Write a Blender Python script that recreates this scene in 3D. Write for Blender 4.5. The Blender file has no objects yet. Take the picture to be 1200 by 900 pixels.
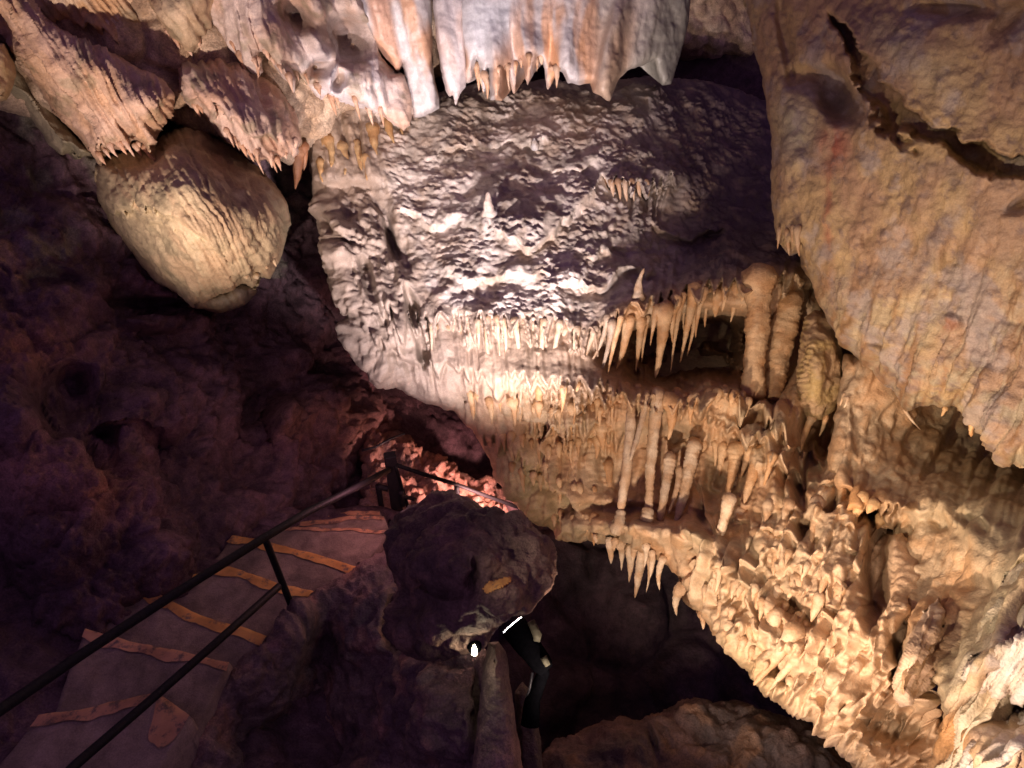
import bpy, math, random
import numpy as np
from mathutils import Vector, Matrix

random.seed(7)
RNG = np.random.default_rng(11)
scene = bpy.context.scene
COL = scene.collection

# ------------------------------------------------------------------ camera model
PITCH = math.radians(34.0)
FPX = 800.0                      # focal length in pixels of a 1200 px wide frame
Fv = np.array([0, math.cos(PITCH), -math.sin(PITCH)])
Uv = np.array([0, math.sin(PITCH), math.cos(PITCH)])
Rv = np.array([1.0, 0, 0])

def unproj(x, y, t):
    x = np.asarray(x, float); y = np.asarray(y, float); t = np.asarray(t, float)
    u = (x - 600) / FPX; v = (y - 450) / FPX
    return (Fv[None] + u.reshape(-1, 1) * Rv - v.reshape(-1, 1) * Uv) * t.reshape(-1, 1)

def at(x, y, t):
    return unproj([x], [y], [t])[0]

def at_z(x, y, z):
    d = at(x, y, 1.0)
    return d * (z / d[2])

def project(p):
    d = p @ Fv
    return 600 + FPX * (p @ Rv) / d, 450 - FPX * (p @ Uv) / d, d

# ------------------------------------------------------------------ noise
_perm = np.random.default_rng(5).permutation(256).astype(np.int32)
_perm = np.concatenate([_perm, _perm, _perm])
_g = np.random.default_rng(6).normal(size=(256, 3)).astype(np.float32)
_g /= np.linalg.norm(_g, axis=1, keepdims=True)

def perlin(p):
    p = np.asarray(p, np.float32)
    i = np.floor(p).astype(np.int32); f = p - i; i &= 255
    w = f * f * f * (f * (f * 6 - 15) + 10)
    out = 0
    for dx in (0, 1):
        wx = w[:, 0] if dx else 1 - w[:, 0]
        a = _perm[(i[:, 0] + dx) & 255]
        for dy in (0, 1):
            wy = w[:, 1] if dy else 1 - w[:, 1]
            b = _perm[a + ((i[:, 1] + dy) & 255)]
            for dz in (0, 1):
                wz = w[:, 2] if dz else 1 - w[:, 2]
                h = _perm[b + ((i[:, 2] + dz) & 255)]
                g = _g[h]
                d = g[:, 0] * (f[:, 0] - dx) + g[:, 1] * (f[:, 1] - dy) + g[:, 2] * (f[:, 2] - dz)
                out = out + wx * wy * wz * d
    return out * 1.6

def fbm(p, s, octs=4, gain=.5, off=0.0):
    s = np.asarray(s, np.float32) * np.ones(3, np.float32)
    q = p * s + off; a = 1.0; r = 0; n = 0
    for k in range(octs):
        r = r + a * perlin(q + 17.3 * k); n += a
        q = q * 2.03; a *= gain
    return r / n * 1.4

def ridged(p, s, octs=3, gain=.5, off=0.0):
    s = np.asarray(s, np.float32) * np.ones(3, np.float32)
    q = p * s + off; a = 1.0; r = 0; n = 0
    for k in range(octs):
        r = r + a * (1 - np.abs(perlin(q + 9.1 * k)) * 1.6); n += a
        q = q * 2.1; a *= gain
    return r / n

def worley(p, s, off=0.0):
    s = np.asarray(s, np.float32) * np.ones(3, np.float32)
    q = (p * s + off).astype(np.float32)
    i = np.floor(q).astype(np.int32); f = q - i
    f1 = np.full(len(q), 9., np.float32); f2 = f1.copy(); cid = np.zeros(len(q), np.int32)
    for dx in (-1, 0, 1):
        for dy in (-1, 0, 1):
            for dz in (-1, 0, 1):
                h = _perm[_perm[_perm[(i[:, 0] + dx) & 255] + ((i[:, 1] + dy) & 255)] + ((i[:, 2] + dz) & 255)]
                o = _g[h] * .38 + .5
                d = np.sqrt((dx + o[:, 0] - f[:, 0]) ** 2 + (dy + o[:, 1] - f[:, 1]) ** 2 + (dz + o[:, 2] - f[:, 2]) ** 2)
                m = d < f1
                f2 = np.where(m, f1, np.minimum(f2, d)); cid = np.where(m, h, cid); f1 = np.where(m, d, f1)
    return f1, f2, cid

def sstep(a, b, x):
    t = np.clip((x - a) / (b - a), 0, 1)
    return t * t * (3 - 2 * t)

def flow(X, Y, vp):
    """fan coordinates: a runs across the dripping direction, b along it"""
    return vp[0] + (X - vp[0]) * (vp[1] - 450) / np.maximum(vp[1] - Y, 80), Y

def n2(a, b, off=0.0):
    z = np.full(len(a), off, np.float32)
    return np.stack([a, b, z], 1)

# ------------------------------------------------------------------ depth features (pixels of the sight lines, metres of depth)
def blob(X, Y, cx, cy, rx, ry, ang=0, power=2):
    c, s = math.cos(math.radians(ang)), math.sin(math.radians(ang))
    dx, dy = X - cx, Y - cy
    p = (c * dx + s * dy) / rx; q = (-s * dx + c * dy) / ry
    return np.exp(-(p * p + q * q) ** (power / 2) * .9)

def hsh(i, seed):
    v = np.sin(i * 127.1 + seed * 311.7) * 43758.5453
    return v - np.floor(v)

def teeth(a, sp, seed):
    q = a / sp + .35 * np.sin(a / sp * 1.7 + seed) + .25 * np.sin(a / sp * .61 + 2 * seed)
    i = np.floor(q); c = (q - i) * 2 - 1
    ln = .25 + .75 * hsh(i, seed)
    return ln * np.clip(1 - np.abs(c) ** 1.2, 0, 1), np.sqrt(np.clip(1 - c * c, 0, 1)), i

def ledge(X, Y, a, line, tl=25, sp=14, A=.1, B=.12, wa=25, decay=30, seed=1, rib=.04, fade=20, soft=1.):
    lx = [p[0] for p in line]; ly = [p[1] for p in line]
    yl = np.interp(X, lx, ly)
    w = sstep(lx[0] - fade, lx[0] + fade, X) * (1 - sstep(lx[-1] - fade, lx[-1] + fade, X))
    off, r, _ = teeth(a, sp, seed)
    dy = Y - (yl + tl * off)
    up = -A * np.exp(np.minimum(dy, 0) / wa) - rib * r * sstep(-tl * 1.2, tl * .2, Y - yl) * (dy < 0)
    dn = B * np.exp(-np.maximum(dy, 0) / decay)
    k = sstep(-1.5 * soft, 2.0 * soft, dy)
    return w * (up * (1 - k) + dn * k)

# ------------------------------------------------------------------ materials
def new_mat(name):
    m = bpy.data.materials.new(name); m.use_nodes = True
    nt = m.node_tree
    b = nt.nodes['Principled BSDF']
    return m, nt, b

def rock_mat(name, rough=.62, bump=.5, fine=90., spec=.35, var=.35):
    m, nt, b = new_mat(name)
    at_ = nt.nodes.new('ShaderNodeAttribute'); at_.attribute_name = 'Col'
    geo = nt.nodes.new('ShaderNodeTexCoord')
    def noise(sc, det, dist=0):
        n = nt.nodes.new('ShaderNodeTexNoise'); n.inputs['Scale'].default_value = sc
        n.inputs['Detail'].default_value = det; n.inputs['Roughness'].default_value = .62
        n.inputs['Distortion'].default_value = dist
        nt.links.new(geo.outputs['Object'], n.inputs['Vector']); return n
    n1 = noise(9, 5, .4); n2_ = noise(fine, 4); n3 = noise(fine * .33, 5, .2)
    mr = nt.nodes.new('ShaderNodeMapRange'); mr.inputs['From Min'].default_value = .3; mr.inputs['From Max'].default_value = .7
    mr.inputs['To Min'].default_value = 1 - var; mr.inputs['To Max'].default_value = 1 + var
    nt.links.new(n1.outputs['Fac'], mr.inputs['Value'])
    mr2 = nt.nodes.new('ShaderNodeMapRange'); mr2.inputs['From Min'].default_value = .3; mr2.inputs['From Max'].default_value = .7
    mr2.inputs['To Min'].default_value = 1 - var * .8; mr2.inputs['To Max'].default_value = 1 + var * .6
    nt.links.new(n2_.outputs['Fac'], mr2.inputs['Value'])
    mul = nt.nodes.new('ShaderNodeMath'); mul.operation = 'MULTIPLY'
    nt.links.new(mr.outputs[0], mul.inputs[0]); nt.links.new(mr2.outputs[0], mul.inputs[1])
    vm = nt.nodes.new('ShaderNodeVectorMath'); vm.operation = 'SCALE'
    nt.links.new(at_.outputs['Color'], vm.inputs[0]); nt.links.new(mul.outputs[0], vm.inputs['Scale'])
    nt.links.new(vm.outputs[0], b.inputs['Base Color'])
    b.inputs['Specular IOR Level'].default_value = spec
    rr = nt.nodes.new('ShaderNodeMapRange'); rr.inputs['To Min'].default_value = rough - .2; rr.inputs['To Max'].default_value = rough + .2
    nt.links.new(n3.outputs['Fac'], rr.inputs['Value']); nt.links.new(rr.outputs[0], b.inputs['Roughness'])
    ad = nt.nodes.new('ShaderNodeMath'); ad.operation = 'MULTIPLY_ADD'; ad.inputs[1].default_value = .35
    nt.links.new(n2_.outputs['Fac'], ad.inputs[0]); nt.links.new(n3.outputs['Fac'], ad.inputs[2])
    bp = nt.nodes.new('ShaderNodeBump'); bp.inputs['Strength'].default_value = bump; bp.inputs['Distance'].default_value = .02
    nt.links.new(ad.outputs[0], bp.inputs['Height']); nt.links.new(bp.outputs[0], b.inputs['Normal'])
    return m

def plain_mat(name, col, rough=.5, metal=0., noise=0., nscale=40, emit=None, estr=0, spec=.5):
    m, nt, b = new_mat(name)
    b.inputs['Base Color'].default_value = (*col, 1); b.inputs['Roughness'].default_value = rough
    b.inputs['Metallic'].default_value = metal
    b.inputs['Specular IOR Level'].default_value = spec
    if noise:
        tc = nt.nodes.new('ShaderNodeTexCoord')
        n = nt.nodes.new('ShaderNodeTexNoise'); n.inputs['Scale'].default_value = nscale; n.inputs['Detail'].default_value = 6
        nt.links.new(tc.outputs['Object'], n.inputs['Vector'])
        r = nt.nodes.new('ShaderNodeValToRGB')
        r.color_ramp.elements[0].position = .3; r.color_ramp.elements[1].position = .7
        r.color_ramp.elements[0].color = (*[c * (1 - noise) for c in col], 1)
        r.color_ramp.elements[1].color = (*[c * (1 + noise) for c in col], 1)
        nt.links.new(n.outputs['Fac'], r.inputs[0]); nt.links.new(r.outputs[0], b.inputs['Base Color'])
        bp = nt.nodes.new('ShaderNodeBump'); bp.inputs['Strength'].default_value = .4; bp.inputs['Distance'].default_value = .01
        nt.links.new(n.outputs['Fac'], bp.inputs['Height']); nt.links.new(bp.outputs[0], b.inputs['Normal'])
    if emit:
        b.inputs['Emission Color'].default_value = (*emit, 1); b.inputs['Emission Strength'].default_value = estr
    return m

M_FLOW = rock_mat('flowstone', .55, .55, 95, .4, .22)
M_ROCK = rock_mat('limestone', .68, 1., 75, .35, .45)
M_DRAPE = rock_mat('drapery_calcite', .42, .3, 70, .45, .16)
M_STEP = rock_mat('worn_concrete', .85, .5, 120, .2, .3)
M_RAIL = plain_mat('black_painted_steel', (.010, .009, .011), .6, 0., .3, 60, spec=.25)
M_WOOD = plain_mat('dark_timber', (.02, .016, .018), .7, 0, .4, 30)
def paint_mat(name, col, wear):
    m, nt, b = new_mat(name)
    tc = nt.nodes.new('ShaderNodeTexCoord')
    n = nt.nodes.new('ShaderNodeTexNoise'); n.inputs['Scale'].default_value = 14; n.inputs['Detail'].default_value = 8; n.inputs['Roughness'].default_value = .7
    n2 = nt.nodes.new('ShaderNodeTexNoise'); n2.inputs['Scale'].default_value = 5; n2.inputs['Detail'].default_value = 4
    nt.links.new(tc.outputs['Object'], n.inputs['Vector']); nt.links.new(tc.outputs['Object'], n2.inputs['Vector'])
    r = nt.nodes.new('ShaderNodeValToRGB'); r.color_ramp.elements[0].position = wear - .05; r.color_ramp.elements[1].position = wear + .07
    r.color_ramp.elements[0].color = (.24, .17, .13, 1); r.color_ramp.elements[1].color = (*col, 1)
    nt.links.new(n.outputs['Fac'], r.inputs[0])
    r2 = nt.nodes.new('ShaderNodeValToRGB'); r2.color_ramp.elements[0].position = .35; r2.color_ramp.elements[1].position = .65
    r2.color_ramp.elements[0].color = (.62, .58, .55, 1); r2.color_ramp.elements[1].color = (1, 1, 1, 1)
    nt.links.new(n2.outputs['Fac'], r2.inputs[0])
    mx = nt.nodes.new('ShaderNodeMix'); mx.data_type = 'RGBA'; mx.blend_type = 'MULTIPLY'; mx.inputs[0].default_value = 1
    nt.links.new(r.outputs[0], mx.inputs[6]); nt.links.new(r2.outputs[0], mx.inputs[7]); nt.links.new(mx.outputs[2], b.inputs['Base Color'])
    b.inputs['Roughness'].default_value = .8
    bp = nt.nodes.new('ShaderNodeBump'); bp.inputs['Strength'].default_value = .6; bp.inputs['Distance'].default_value = .01
    nt.links.new(n.outputs['Fac'], bp.inputs['Height']); nt.links.new(bp.outputs[0], b.inputs['Normal'])
    return m
M_PAINT = paint_mat('yellow_step_paint', (.88, .46, .13), .40)
M_PAINTP = paint_mat('faded_step_paint', (.78, .42, .22), .43)
M_HOUSING = plain_mat('lamp_housing', (.0022, .0022, .003), .6, 0., .25, 50, spec=.0)
M_GREYMET = plain_mat('lamp_bracket_grey', (.06, .057, .04), .6, 0., .25, 50, spec=.1)
M_LENS = plain_mat('lamp_lens_lit', (.9, .9, .95), .2, 0, 0, 1, (1, .95, .95), 40)
M_BULB = plain_mat('bulb_lit', (1, .9, .6), .2, 0, 0, 1, (1, .86, .55), 60)
M_CABLE = plain_mat('black_cable', (.03, .03, .035), .35, 0, .1, 80)

# ------------------------------------------------------------------ object helpers
def tag(o, label=None, cat=None, group=None, kind=None):
    if label: o['label'] = label
    if cat: o['category'] = cat
    if group: o['group'] = group
    if kind: o['kind'] = kind
    return o

def empty(name, loc, label, cat, group=None):
    o = bpy.data.objects.new(name, None); COL.objects.link(o)
    o.location = Vector([float(c) for c in loc]); o.empty_display_size = .1
    return tag(o, label, cat, group)

def mesh_obj(name, V, F, mat, parent=None, cols=None, smooth=True):
    """V world coordinates, F list/array of quads or tris"""
    V = np.asarray(V, np.float64)
    me = bpy.data.meshes.new(name)
    origin = np.zeros(3)
    if parent is not None:
        pl = np.array(parent.matrix_world.translation) if parent.type != 'EMPTY' else np.array(parent.location)
        if parent.get('_wl') is not None: pl = np.array(parent['_wl'])
        origin = pl
    else:
        origin = V.mean(0)
    V = V - origin
    if isinstance(F, np.ndarray) and F.ndim == 2:
        n, k = F.shape
        me.vertices.add(len(V)); me.vertices.foreach_set('co', V.astype(np.float32).ravel())
        me.loops.add(n * k); me.loops.foreach_set('vertex_index', F.astype(np.int32).ravel())
        me.polygons.add(n); me.polygons.foreach_set('loop_start', (np.arange(n) * k).astype(np.int32))
        me.update(calc_edges=True); me.validate()
    else:
        me.from_pydata([tuple(v) for v in V], [], [tuple(int(i) for i in f) for f in F]); me.update()
    if smooth:
        me.polygons.foreach_set('use_smooth', np.ones(len(me.polygons), bool))
    if cols is not None:
        at_ = me.color_attributes.new('Col', 'FLOAT_COLOR', 'POINT')
        c = np.ones((len(V), 4), np.float32); c[:, :3] = np.clip(cols, 0.004, .9)
        at_.data.foreach_set('color', c.ravel())
    me.materials.append(mat)
    o = bpy.data.objects.new(name, me); COL.objects.link(o)
    if parent is None:
        o.location = Vector([float(x) for x in origin])
    else:
        o.parent = parent
    return o

def vnormals(V, F):
    e1 = V[F[:, 1]] - V[F[:, 0]]; e2 = V[F[:, 2]] - V[F[:, 0]]; e3 = V[F[:, 3]] - V[F[:, 0]]
    n = np.cross(e1, e2) + np.cross(e2, e3)
    N = np.zeros_like(V)
    for k in range(4):
        for c in range(3):
            N[:, c] += np.bincount(F[:, k], n[:, c], len(V))
    L = np.linalg.norm(N, axis=1, keepdims=True); L[L < 1e-12] = 1
    return N / L

class RBF:
    def __init__(self, ctrl, reg=1e-3):
        c = np.array(ctrl, float); self.p = c[:, :2] / 300.; self.v = c[:, 2]
        n = len(c)
        K = self.k(self.p, self.p) + reg * np.eye(n)
        P = np.concatenate([np.ones((n, 1)), self.p], 1)
        A = np.block([[K, P], [P.T, np.zeros((3, 3))]])
        self.w = np.linalg.solve(A, np.concatenate([self.v, np.zeros(3)]))
        self.lo, self.hi = self.v.min() - .6, self.v.max() + .6
    @staticmethod
    def k(a, b):
        r2 = ((a[:, None] - b[None]) ** 2).sum(-1)
        return .5 * r2 * np.log(r2 + 1e-9)
    def __call__(self, X, Y):
        q = np.stack([X, Y], 1) / 300.
        out = np.empty(len(q))
        for s in range(0, len(q), 60000):
            qq = q[s:s + 60000]
            out[s:s + 60000] = self.k(qq, self.p) @ self.w[:-3] + self.w[-3] + qq @ self.w[-2:]
        return np.clip(out, self.lo, self.hi)

def densify(poly, seg=5., jag=0., seed=0):
    rng = np.random.default_rng(seed)
    P = np.array(poly, float); out = []
    for i in range(len(P)):
        a, b = P[i], P[(i + 1) % len(P)]
        L = np.linalg.norm(b - a); n = max(1, int(L / seg))
        for k in range(n): out.append(a + (b - a) * k / n)
    out = np.array(out)
    if jag:
        n = len(out); t = np.arange(n) * seg
        Q = np.stack([t * .03, t * 0 + seed * 3.1, t * 0], 1)
        d = (perlin(Q) + .6 * perlin(Q * 2.7 + 5) + .4 * perlin(Q * 6 + 9)) * jag
        tg = np.roll(out, -1, 0) - np.roll(out, 1, 0); tg /= np.linalg.norm(tg, axis=1, keepdims=True) + 1e-9
        out = out + np.stack([tg[:, 1], -tg[:, 0]], 1) * d[:, None]
    return out

def seg_dist(X, Y, poly, want_pt=False):
    P = np.asarray(poly, float); Q = np.roll(P, -1, 0)
    best = np.full(len(X), 1e9); bx = np.zeros(len(X)); by = np.zeros(len(X))
    for a, b in zip(P, Q):
        d = b - a; L = d @ d + 1e-9
        t = np.clip(((X - a[0]) * d[0] + (Y - a[1]) * d[1]) / L, 0, 1)
        px, py = a[0] + t * d[0], a[1] + t * d[1]
        e = (X - px) ** 2 + (Y - py) ** 2
        m = e < best
        best = np.where(m, e, best)
        if want_pt: bx = np.where(m, px, bx); by = np.where(m, py, by)
    return (np.sqrt(best), bx, by) if want_pt else np.sqrt(best)

class Sheet:
    pass

SHEETS = {}
def sheet(name, poly, ctrl, step=2., R=25, T=.25, feats=None, disp=None, col=None, mat=None, jag=3., seed=1,
          back=1.2, parent=None, key=None, shrink=.25, relax=None):
    """a rock body: outline as seen, its distance from control points, rounded rim, relief, sides and back"""
    poly = np.array(poly, float)
    jp = densify(poly, 5., jag, seed)
    x0, y0 = jp.min(0) - step; x1, y1 = jp.max(0) + step
    xs = np.arange(x0, x1 + step, step); ys = np.arange(y0, y1 + step, step)
    nx, ny = len(xs), len(ys)
    ins = np.zeros((ny, nx), bool)
    A = jp; B = np.roll(jp, -1, 0)
    for j, yy in enumerate(ys):
        m = (A[:, 1] <= yy) != (B[:, 1] <= yy)
        if not m.any(): continue
        a, b = A[m], B[m]
        cx = np.sort(a[:, 0] + (yy - a[:, 1]) / (b[:, 1] - a[:, 1]) * (b[:, 0] - a[:, 0]))
        ins[j] = np.searchsorted(cx, xs) % 2 == 1
    q = ins[:-1, :-1] | ins[1:, :-1] | ins[:-1, 1:] | ins[1:, 1:]
    jj, ii = np.nonzero(q)
    idx = lambda j, i: j * nx + i
    F = np.stack([idx(jj, ii), idx(jj + 1, ii), idx(jj + 1, ii + 1), idx(jj, ii + 1)], 1)
    used, F = np.unique(F, return_inverse=True); F = F.reshape(-1, 4)
    XX, YY = np.meshgrid(xs, ys)
    X = XX.ravel()[used]; Y = YY.ravel()[used]; I = ins.ravel()[used]
    o = ~I
    if o.any():
        _, bx, by = seg_dist(X[o], Y[o], jp, True)
        X[o] = bx; Y[o] = by
    e = seg_dist(X, Y, densify(poly, 40.))
    e[o] = 0
    rb = RBF(ctrl)
    D = rb(X, Y)
    ee = np.clip(e / R, 0, 1)
    D = D + T * (1 - np.sqrt(np.clip(1 - (1 - ee) ** 2, 0, 1)))
    N = vnormals(unproj(X, Y, D), F)
    if feats is not None: D = D + feats(X, Y) * np.minimum(1, e / 6 + .25)
    P = unproj(X, Y, D)
    flip = np.sign((N * P).sum(1).mean())
    if flip > 0: N = -N; F = F[:, ::-1]
    if disp is not None:
        P = P + N * (disp(P.astype(np.float32), X, Y, N) * np.minimum(1, e / 8 + .35))[:, None]
    if relax is not None:
        wgt = relax(X, Y) if callable(relax) else np.full(len(P), float(relax))
        wgt = (wgt * (e > 0))[:, None]
        for _ in range(3):
            S_ = np.zeros_like(P); n_ = np.zeros(len(P))
            for k in range(4):
                i0_, i1_ = F[:, k], F[:, (k + 1) % 4]
                for cc in range(3):
                    S_[:, cc] += np.bincount(i0_, P[i1_, cc], len(P)) + np.bincount(i1_, P[i0_, cc], len(P))
                n_ += np.bincount(i0_, minlength=len(P)) + np.bincount(i1_, minlength=len(P))
            P = P + (S_ / n_[:, None] - P) * .6 * wgt
    C = col(P.astype(np.float32), X, Y) if col is not None else np.full((len(P), 3), .3)
    # rim -> sides -> back
    E = np.concatenate([F[:, [0, 1]], F[:, [1, 2]], F[:, [2, 3]], F[:, [3, 0]]])
    keys = np.minimum(E[:, 0], E[:, 1]).astype(np.int64) * len(P) + np.maximum(E[:, 0], E[:, 1])
    uq, first, cnt = np.unique(keys, return_index=True, return_counts=True)
    be = E[first[cnt == 1]]
    bv = np.unique(be)
    remap = -np.ones(len(P), int)
    cen = P.mean(0)
    rays = P[bv] / np.linalg.norm(P[bv], axis=1, keepdims=True)
    rings = [bv]; allP = [P]; allC = [C]; n0 = len(P); quads = [F]
    prev = np.arange(len(P))
    for k, (f, s) in enumerate(((.3, .03), (.7, .12), (1., shrink))):
        p = P[bv] + rays * back * f + (cen - P[bv]) * s
        p = p + .05 * back * np.stack([perlin(p.astype(np.float32) * 2.5 + 7 * i) for i in range(3)], 1)
        allP.append(p); allC.append(C[bv])
        ni = np.full(len(P), -1); ni[bv] = n0 + np.arange(len(bv)); n0 += len(bv)
        quads.append(np.stack([be[:, 1] if k == 0 else prev[be[:, 1]], be[:, 0] if k == 0 else prev[be[:, 0]], ni[be[:, 0]], ni[be[:, 1]]], 1))
        prev = ni
    cb = cen + cen / np.linalg.norm(cen) * back * 1.1
    allP.append(cb[None]); allC.append(C.mean(0)[None])
    VV = np.concatenate(allP); CC = np.concatenate(allC)
    quads.append(np.stack([prev[be[:, 1]], prev[be[:, 0]], np.full(len(be), n0), np.full(len(be), n0)], 1))
    FF = np.concatenate(quads)
    tri = FF[:, 2] == FF[:, 3]
    ob = mesh_obj_mixed(name, VV, FF[~tri], FF[tri][:, :3], mat, parent, CC)
    S = Sheet(); S.ob = ob; S.rb = rb; S.P = P
    # lookup raster for what hangs on it
    S.x0, S.y0, S.step = x0, y0, step
    g = np.full(nx * ny, np.nan); g[used] = (P @ Fv); S.g = g.reshape(ny, nx)
    SHEETS[key or name] = S
    return ob

def mesh_obj_mixed(name, V, Q, Tt, mat, parent, C):
    me = bpy.data.meshes.new(name)
    origin = V.mean(0) if parent is None else np.array(parent.location)
    V = V - origin
    nq, nt = len(Q), len(Tt)
    me.vertices.add(len(V)); me.vertices.foreach_set('co', V.astype(np.float32).ravel())
    me.loops.add(nq * 4 + nt * 3)
    me.loops.foreach_set('vertex_index', np.concatenate([Q.ravel(), Tt.ravel()]).astype(np.int32))
    me.polygons.add(nq + nt)
    me.polygons.foreach_set('loop_start', np.concatenate([np.arange(nq) * 4, nq * 4 + np.arange(nt) * 3]).astype(np.int32))
    me.update(calc_edges=True); me.validate()
    me.polygons.foreach_set('use_smooth', np.ones(len(me.polygons), bool))
    at_ = me.color_attributes.new('Col', 'FLOAT_COLOR', 'POINT')
    c = np.ones((len(V), 4), np.float32); c[:, :3] = np.clip(C, .004, .9)
    at_.data.foreach_set('color', c.ravel())
    me.materials.append(mat)
    o = bpy.data.objects.new(name, me); COL.objects.link(o)
    if parent is None: o.location = Vector([float(x) for x in origin])
    else: o.parent = parent
    return o

def depth_at(key, x, y):
    S = SHEETS[key]
    j = int(round((y - S.y0) / S.step)); i = int(round((x - S.x0) / S.step))
    ny, nx = S.g.shape
    best = None
    for r in range(0, 30):
        j0, j1, i0, i1 = max(0, j - r), min(ny, j + r + 1), max(0, i - r), min(nx, i + r + 1)
        if j0 >= j1 or i0 >= i1: continue
        w = S.g[j0:j1, i0:i1]
        if np.isfinite(w).any(): return float(np.nanmin(w))
    return float(S.rb(np.array([x]), np.array([y]))[0])

def mixc(a, b, f):
    f = np.atleast_1d(f)[:, None]
    return np.asarray(a) * (1 - f) + np.asarray(b) * f

# ------------------------------------------------------------------ colours (linear base colours)
CREAM = np.array([.50, .36, .22]); ORANGE = np.array([.46, .25, .11]); PALE = np.array([.58, .52, .49])
BROWN = np.array([.22, .145, .09]); GREY = np.array([.30, .27, .24]); RED = np.array([.36, .12, .07])
DARK = np.array([.10, .075, .07]); OCHRE = np.array([.42, .29, .12]); PLUM = np.array([.125, .073, .085])

def tube(pts, rad, n=12, cap=True):
    pts = np.asarray(pts, float); m = len(pts)
    rad = np.broadcast_to(np.asarray(rad, float), (m,))
    tg = np.gradient(pts, axis=0); tg /= np.linalg.norm(tg, axis=1, keepdims=True)
    ref = np.array([0, 0, 1.]) if abs(tg[0][2]) < .9 else np.array([1., 0, 0])
    V = []; 
    u = np.cross(tg[0], ref); u /= np.linalg.norm(u)
    for k in range(m):
        u = u - tg[k] * (u @ tg[k]); u /= np.linalg.norm(u)
        w = np.cross(tg[k], u)
        for s in range(n):
            a = 2 * math.pi * s / n
            V.append(pts[k] + rad[k] * (math.cos(a) * u + math.sin(a) * w))
    F = [(k * n + s, k * n + (s + 1) % n, (k + 1) * n + (s + 1) % n, (k + 1) * n + s) for k in range(m - 1) for s in range(n)]
    if cap:
        F += [tuple(range(n))[::-1], tuple((m - 1) * n + s for s in range(n))]
    return np.array(V), F

def box_pts(c, ax, half):
    c = np.asarray(c, float); V = []
    for sx in (-1, 1):
        for sy in (-1, 1):
            for sz in (-1, 1):
                V.append(c + ax[0] * sx * half[0] + ax[1] * sy * half[1] + ax[2] * sz * half[2])
    F = [(0, 1, 3, 2), (4, 6, 7, 5), (0, 4, 5, 1), (2, 3, 7, 6), (0, 2, 6, 4), (1, 5, 7, 3)]
    return V, F

def bevel_obj(o, w=.006):
    md = o.modifiers.new('bevel', 'BEVEL'); md.width = w; md.segments = 2; md.limit_method = 'ANGLE'
    return o

# =================================================================== THE CAVE
VPB = (690, 1420)      # where the dripping lines of the big block run together
VPT = (620, 900)       # and those of the upper left formations
VPW = (640, 1636)

def billow(a, b, sa, sb, off, warp=.5):
    w1 = fbm(n2(a / (sa * 2.2), b / (sb * 1.2), off), 1, 2); w2 = fbm(n2(a / (sa * 2.2), b / (sb * 1.2), off + 4), 1, 2)
    v = np.abs(perlin(n2(a / sa + warp * w1, b / sb + warp * w2, off + 9)))
    return np.sqrt(v + .01)

def rockdisp(amp=.06, s=2.2, lump=.0, ls=3.0, fine=.012, fs=14, off=0.):
    def f(P, X, Y, N):
        d = amp * fbm(P, s, 4, off=off) + fine * fbm(P, fs, 3, off=off)
        if lump:
            f1, f2, _ = worley(P + .08 * np.stack([perlin(P * 3), perlin(P * 3 + 9), perlin(P * 3 + 5)], 1), ls, off)
            d = d + lump * (.6 - f1) + lump * .5 * sstep(0, .25, f2 - f1)
        return d
    return f

def rockcol(a, b, s=1.6, off=0., c=None, cs=4.):
    def f(P, X, Y):
        k = sstep(-.35, .35, fbm(P, s, 4, off=off))
        r = mixc(a, b, k)
        if c is not None: r = mixc(r, c, .8 * sstep(.1, .5, fbm(P, cs, 3, off=off + 5)))
        return r
    return f

def tz(x, y, z):
    return (x, y, float(z / at(x, y, 1.)[2]))

# ---------------------------------------------------------------- far walls, floor
def far_disp(P, X, Y, N):
    f1, f2, _ = worley(P, 1.1)
    return .35 * fbm(P, .9, 5) + .25 * (.6 - f1)
o = sheet('cave_wall', [(-700, -700), (1900, -700), (1900, 1500), (-700, 1500)],
      [(-700, -700, 9), (600, -700, 10), (1900, -700, 8), (-700, 400, 8.6), (600, 300, 11), (1900, 400, 7.5), (-700, 1500, 8), (600, 1500, 8.), (1900, 1500, 7), (850, 100, 10.), (750, 750, 8.2)],
      step=9, R=60, T=.5, disp=far_disp, col=rockcol(PLUM * .55, PLUM * .9), mat=M_ROCK, back=.8, key='far', shrink=.02)
tag(o, kind='structure')

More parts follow.
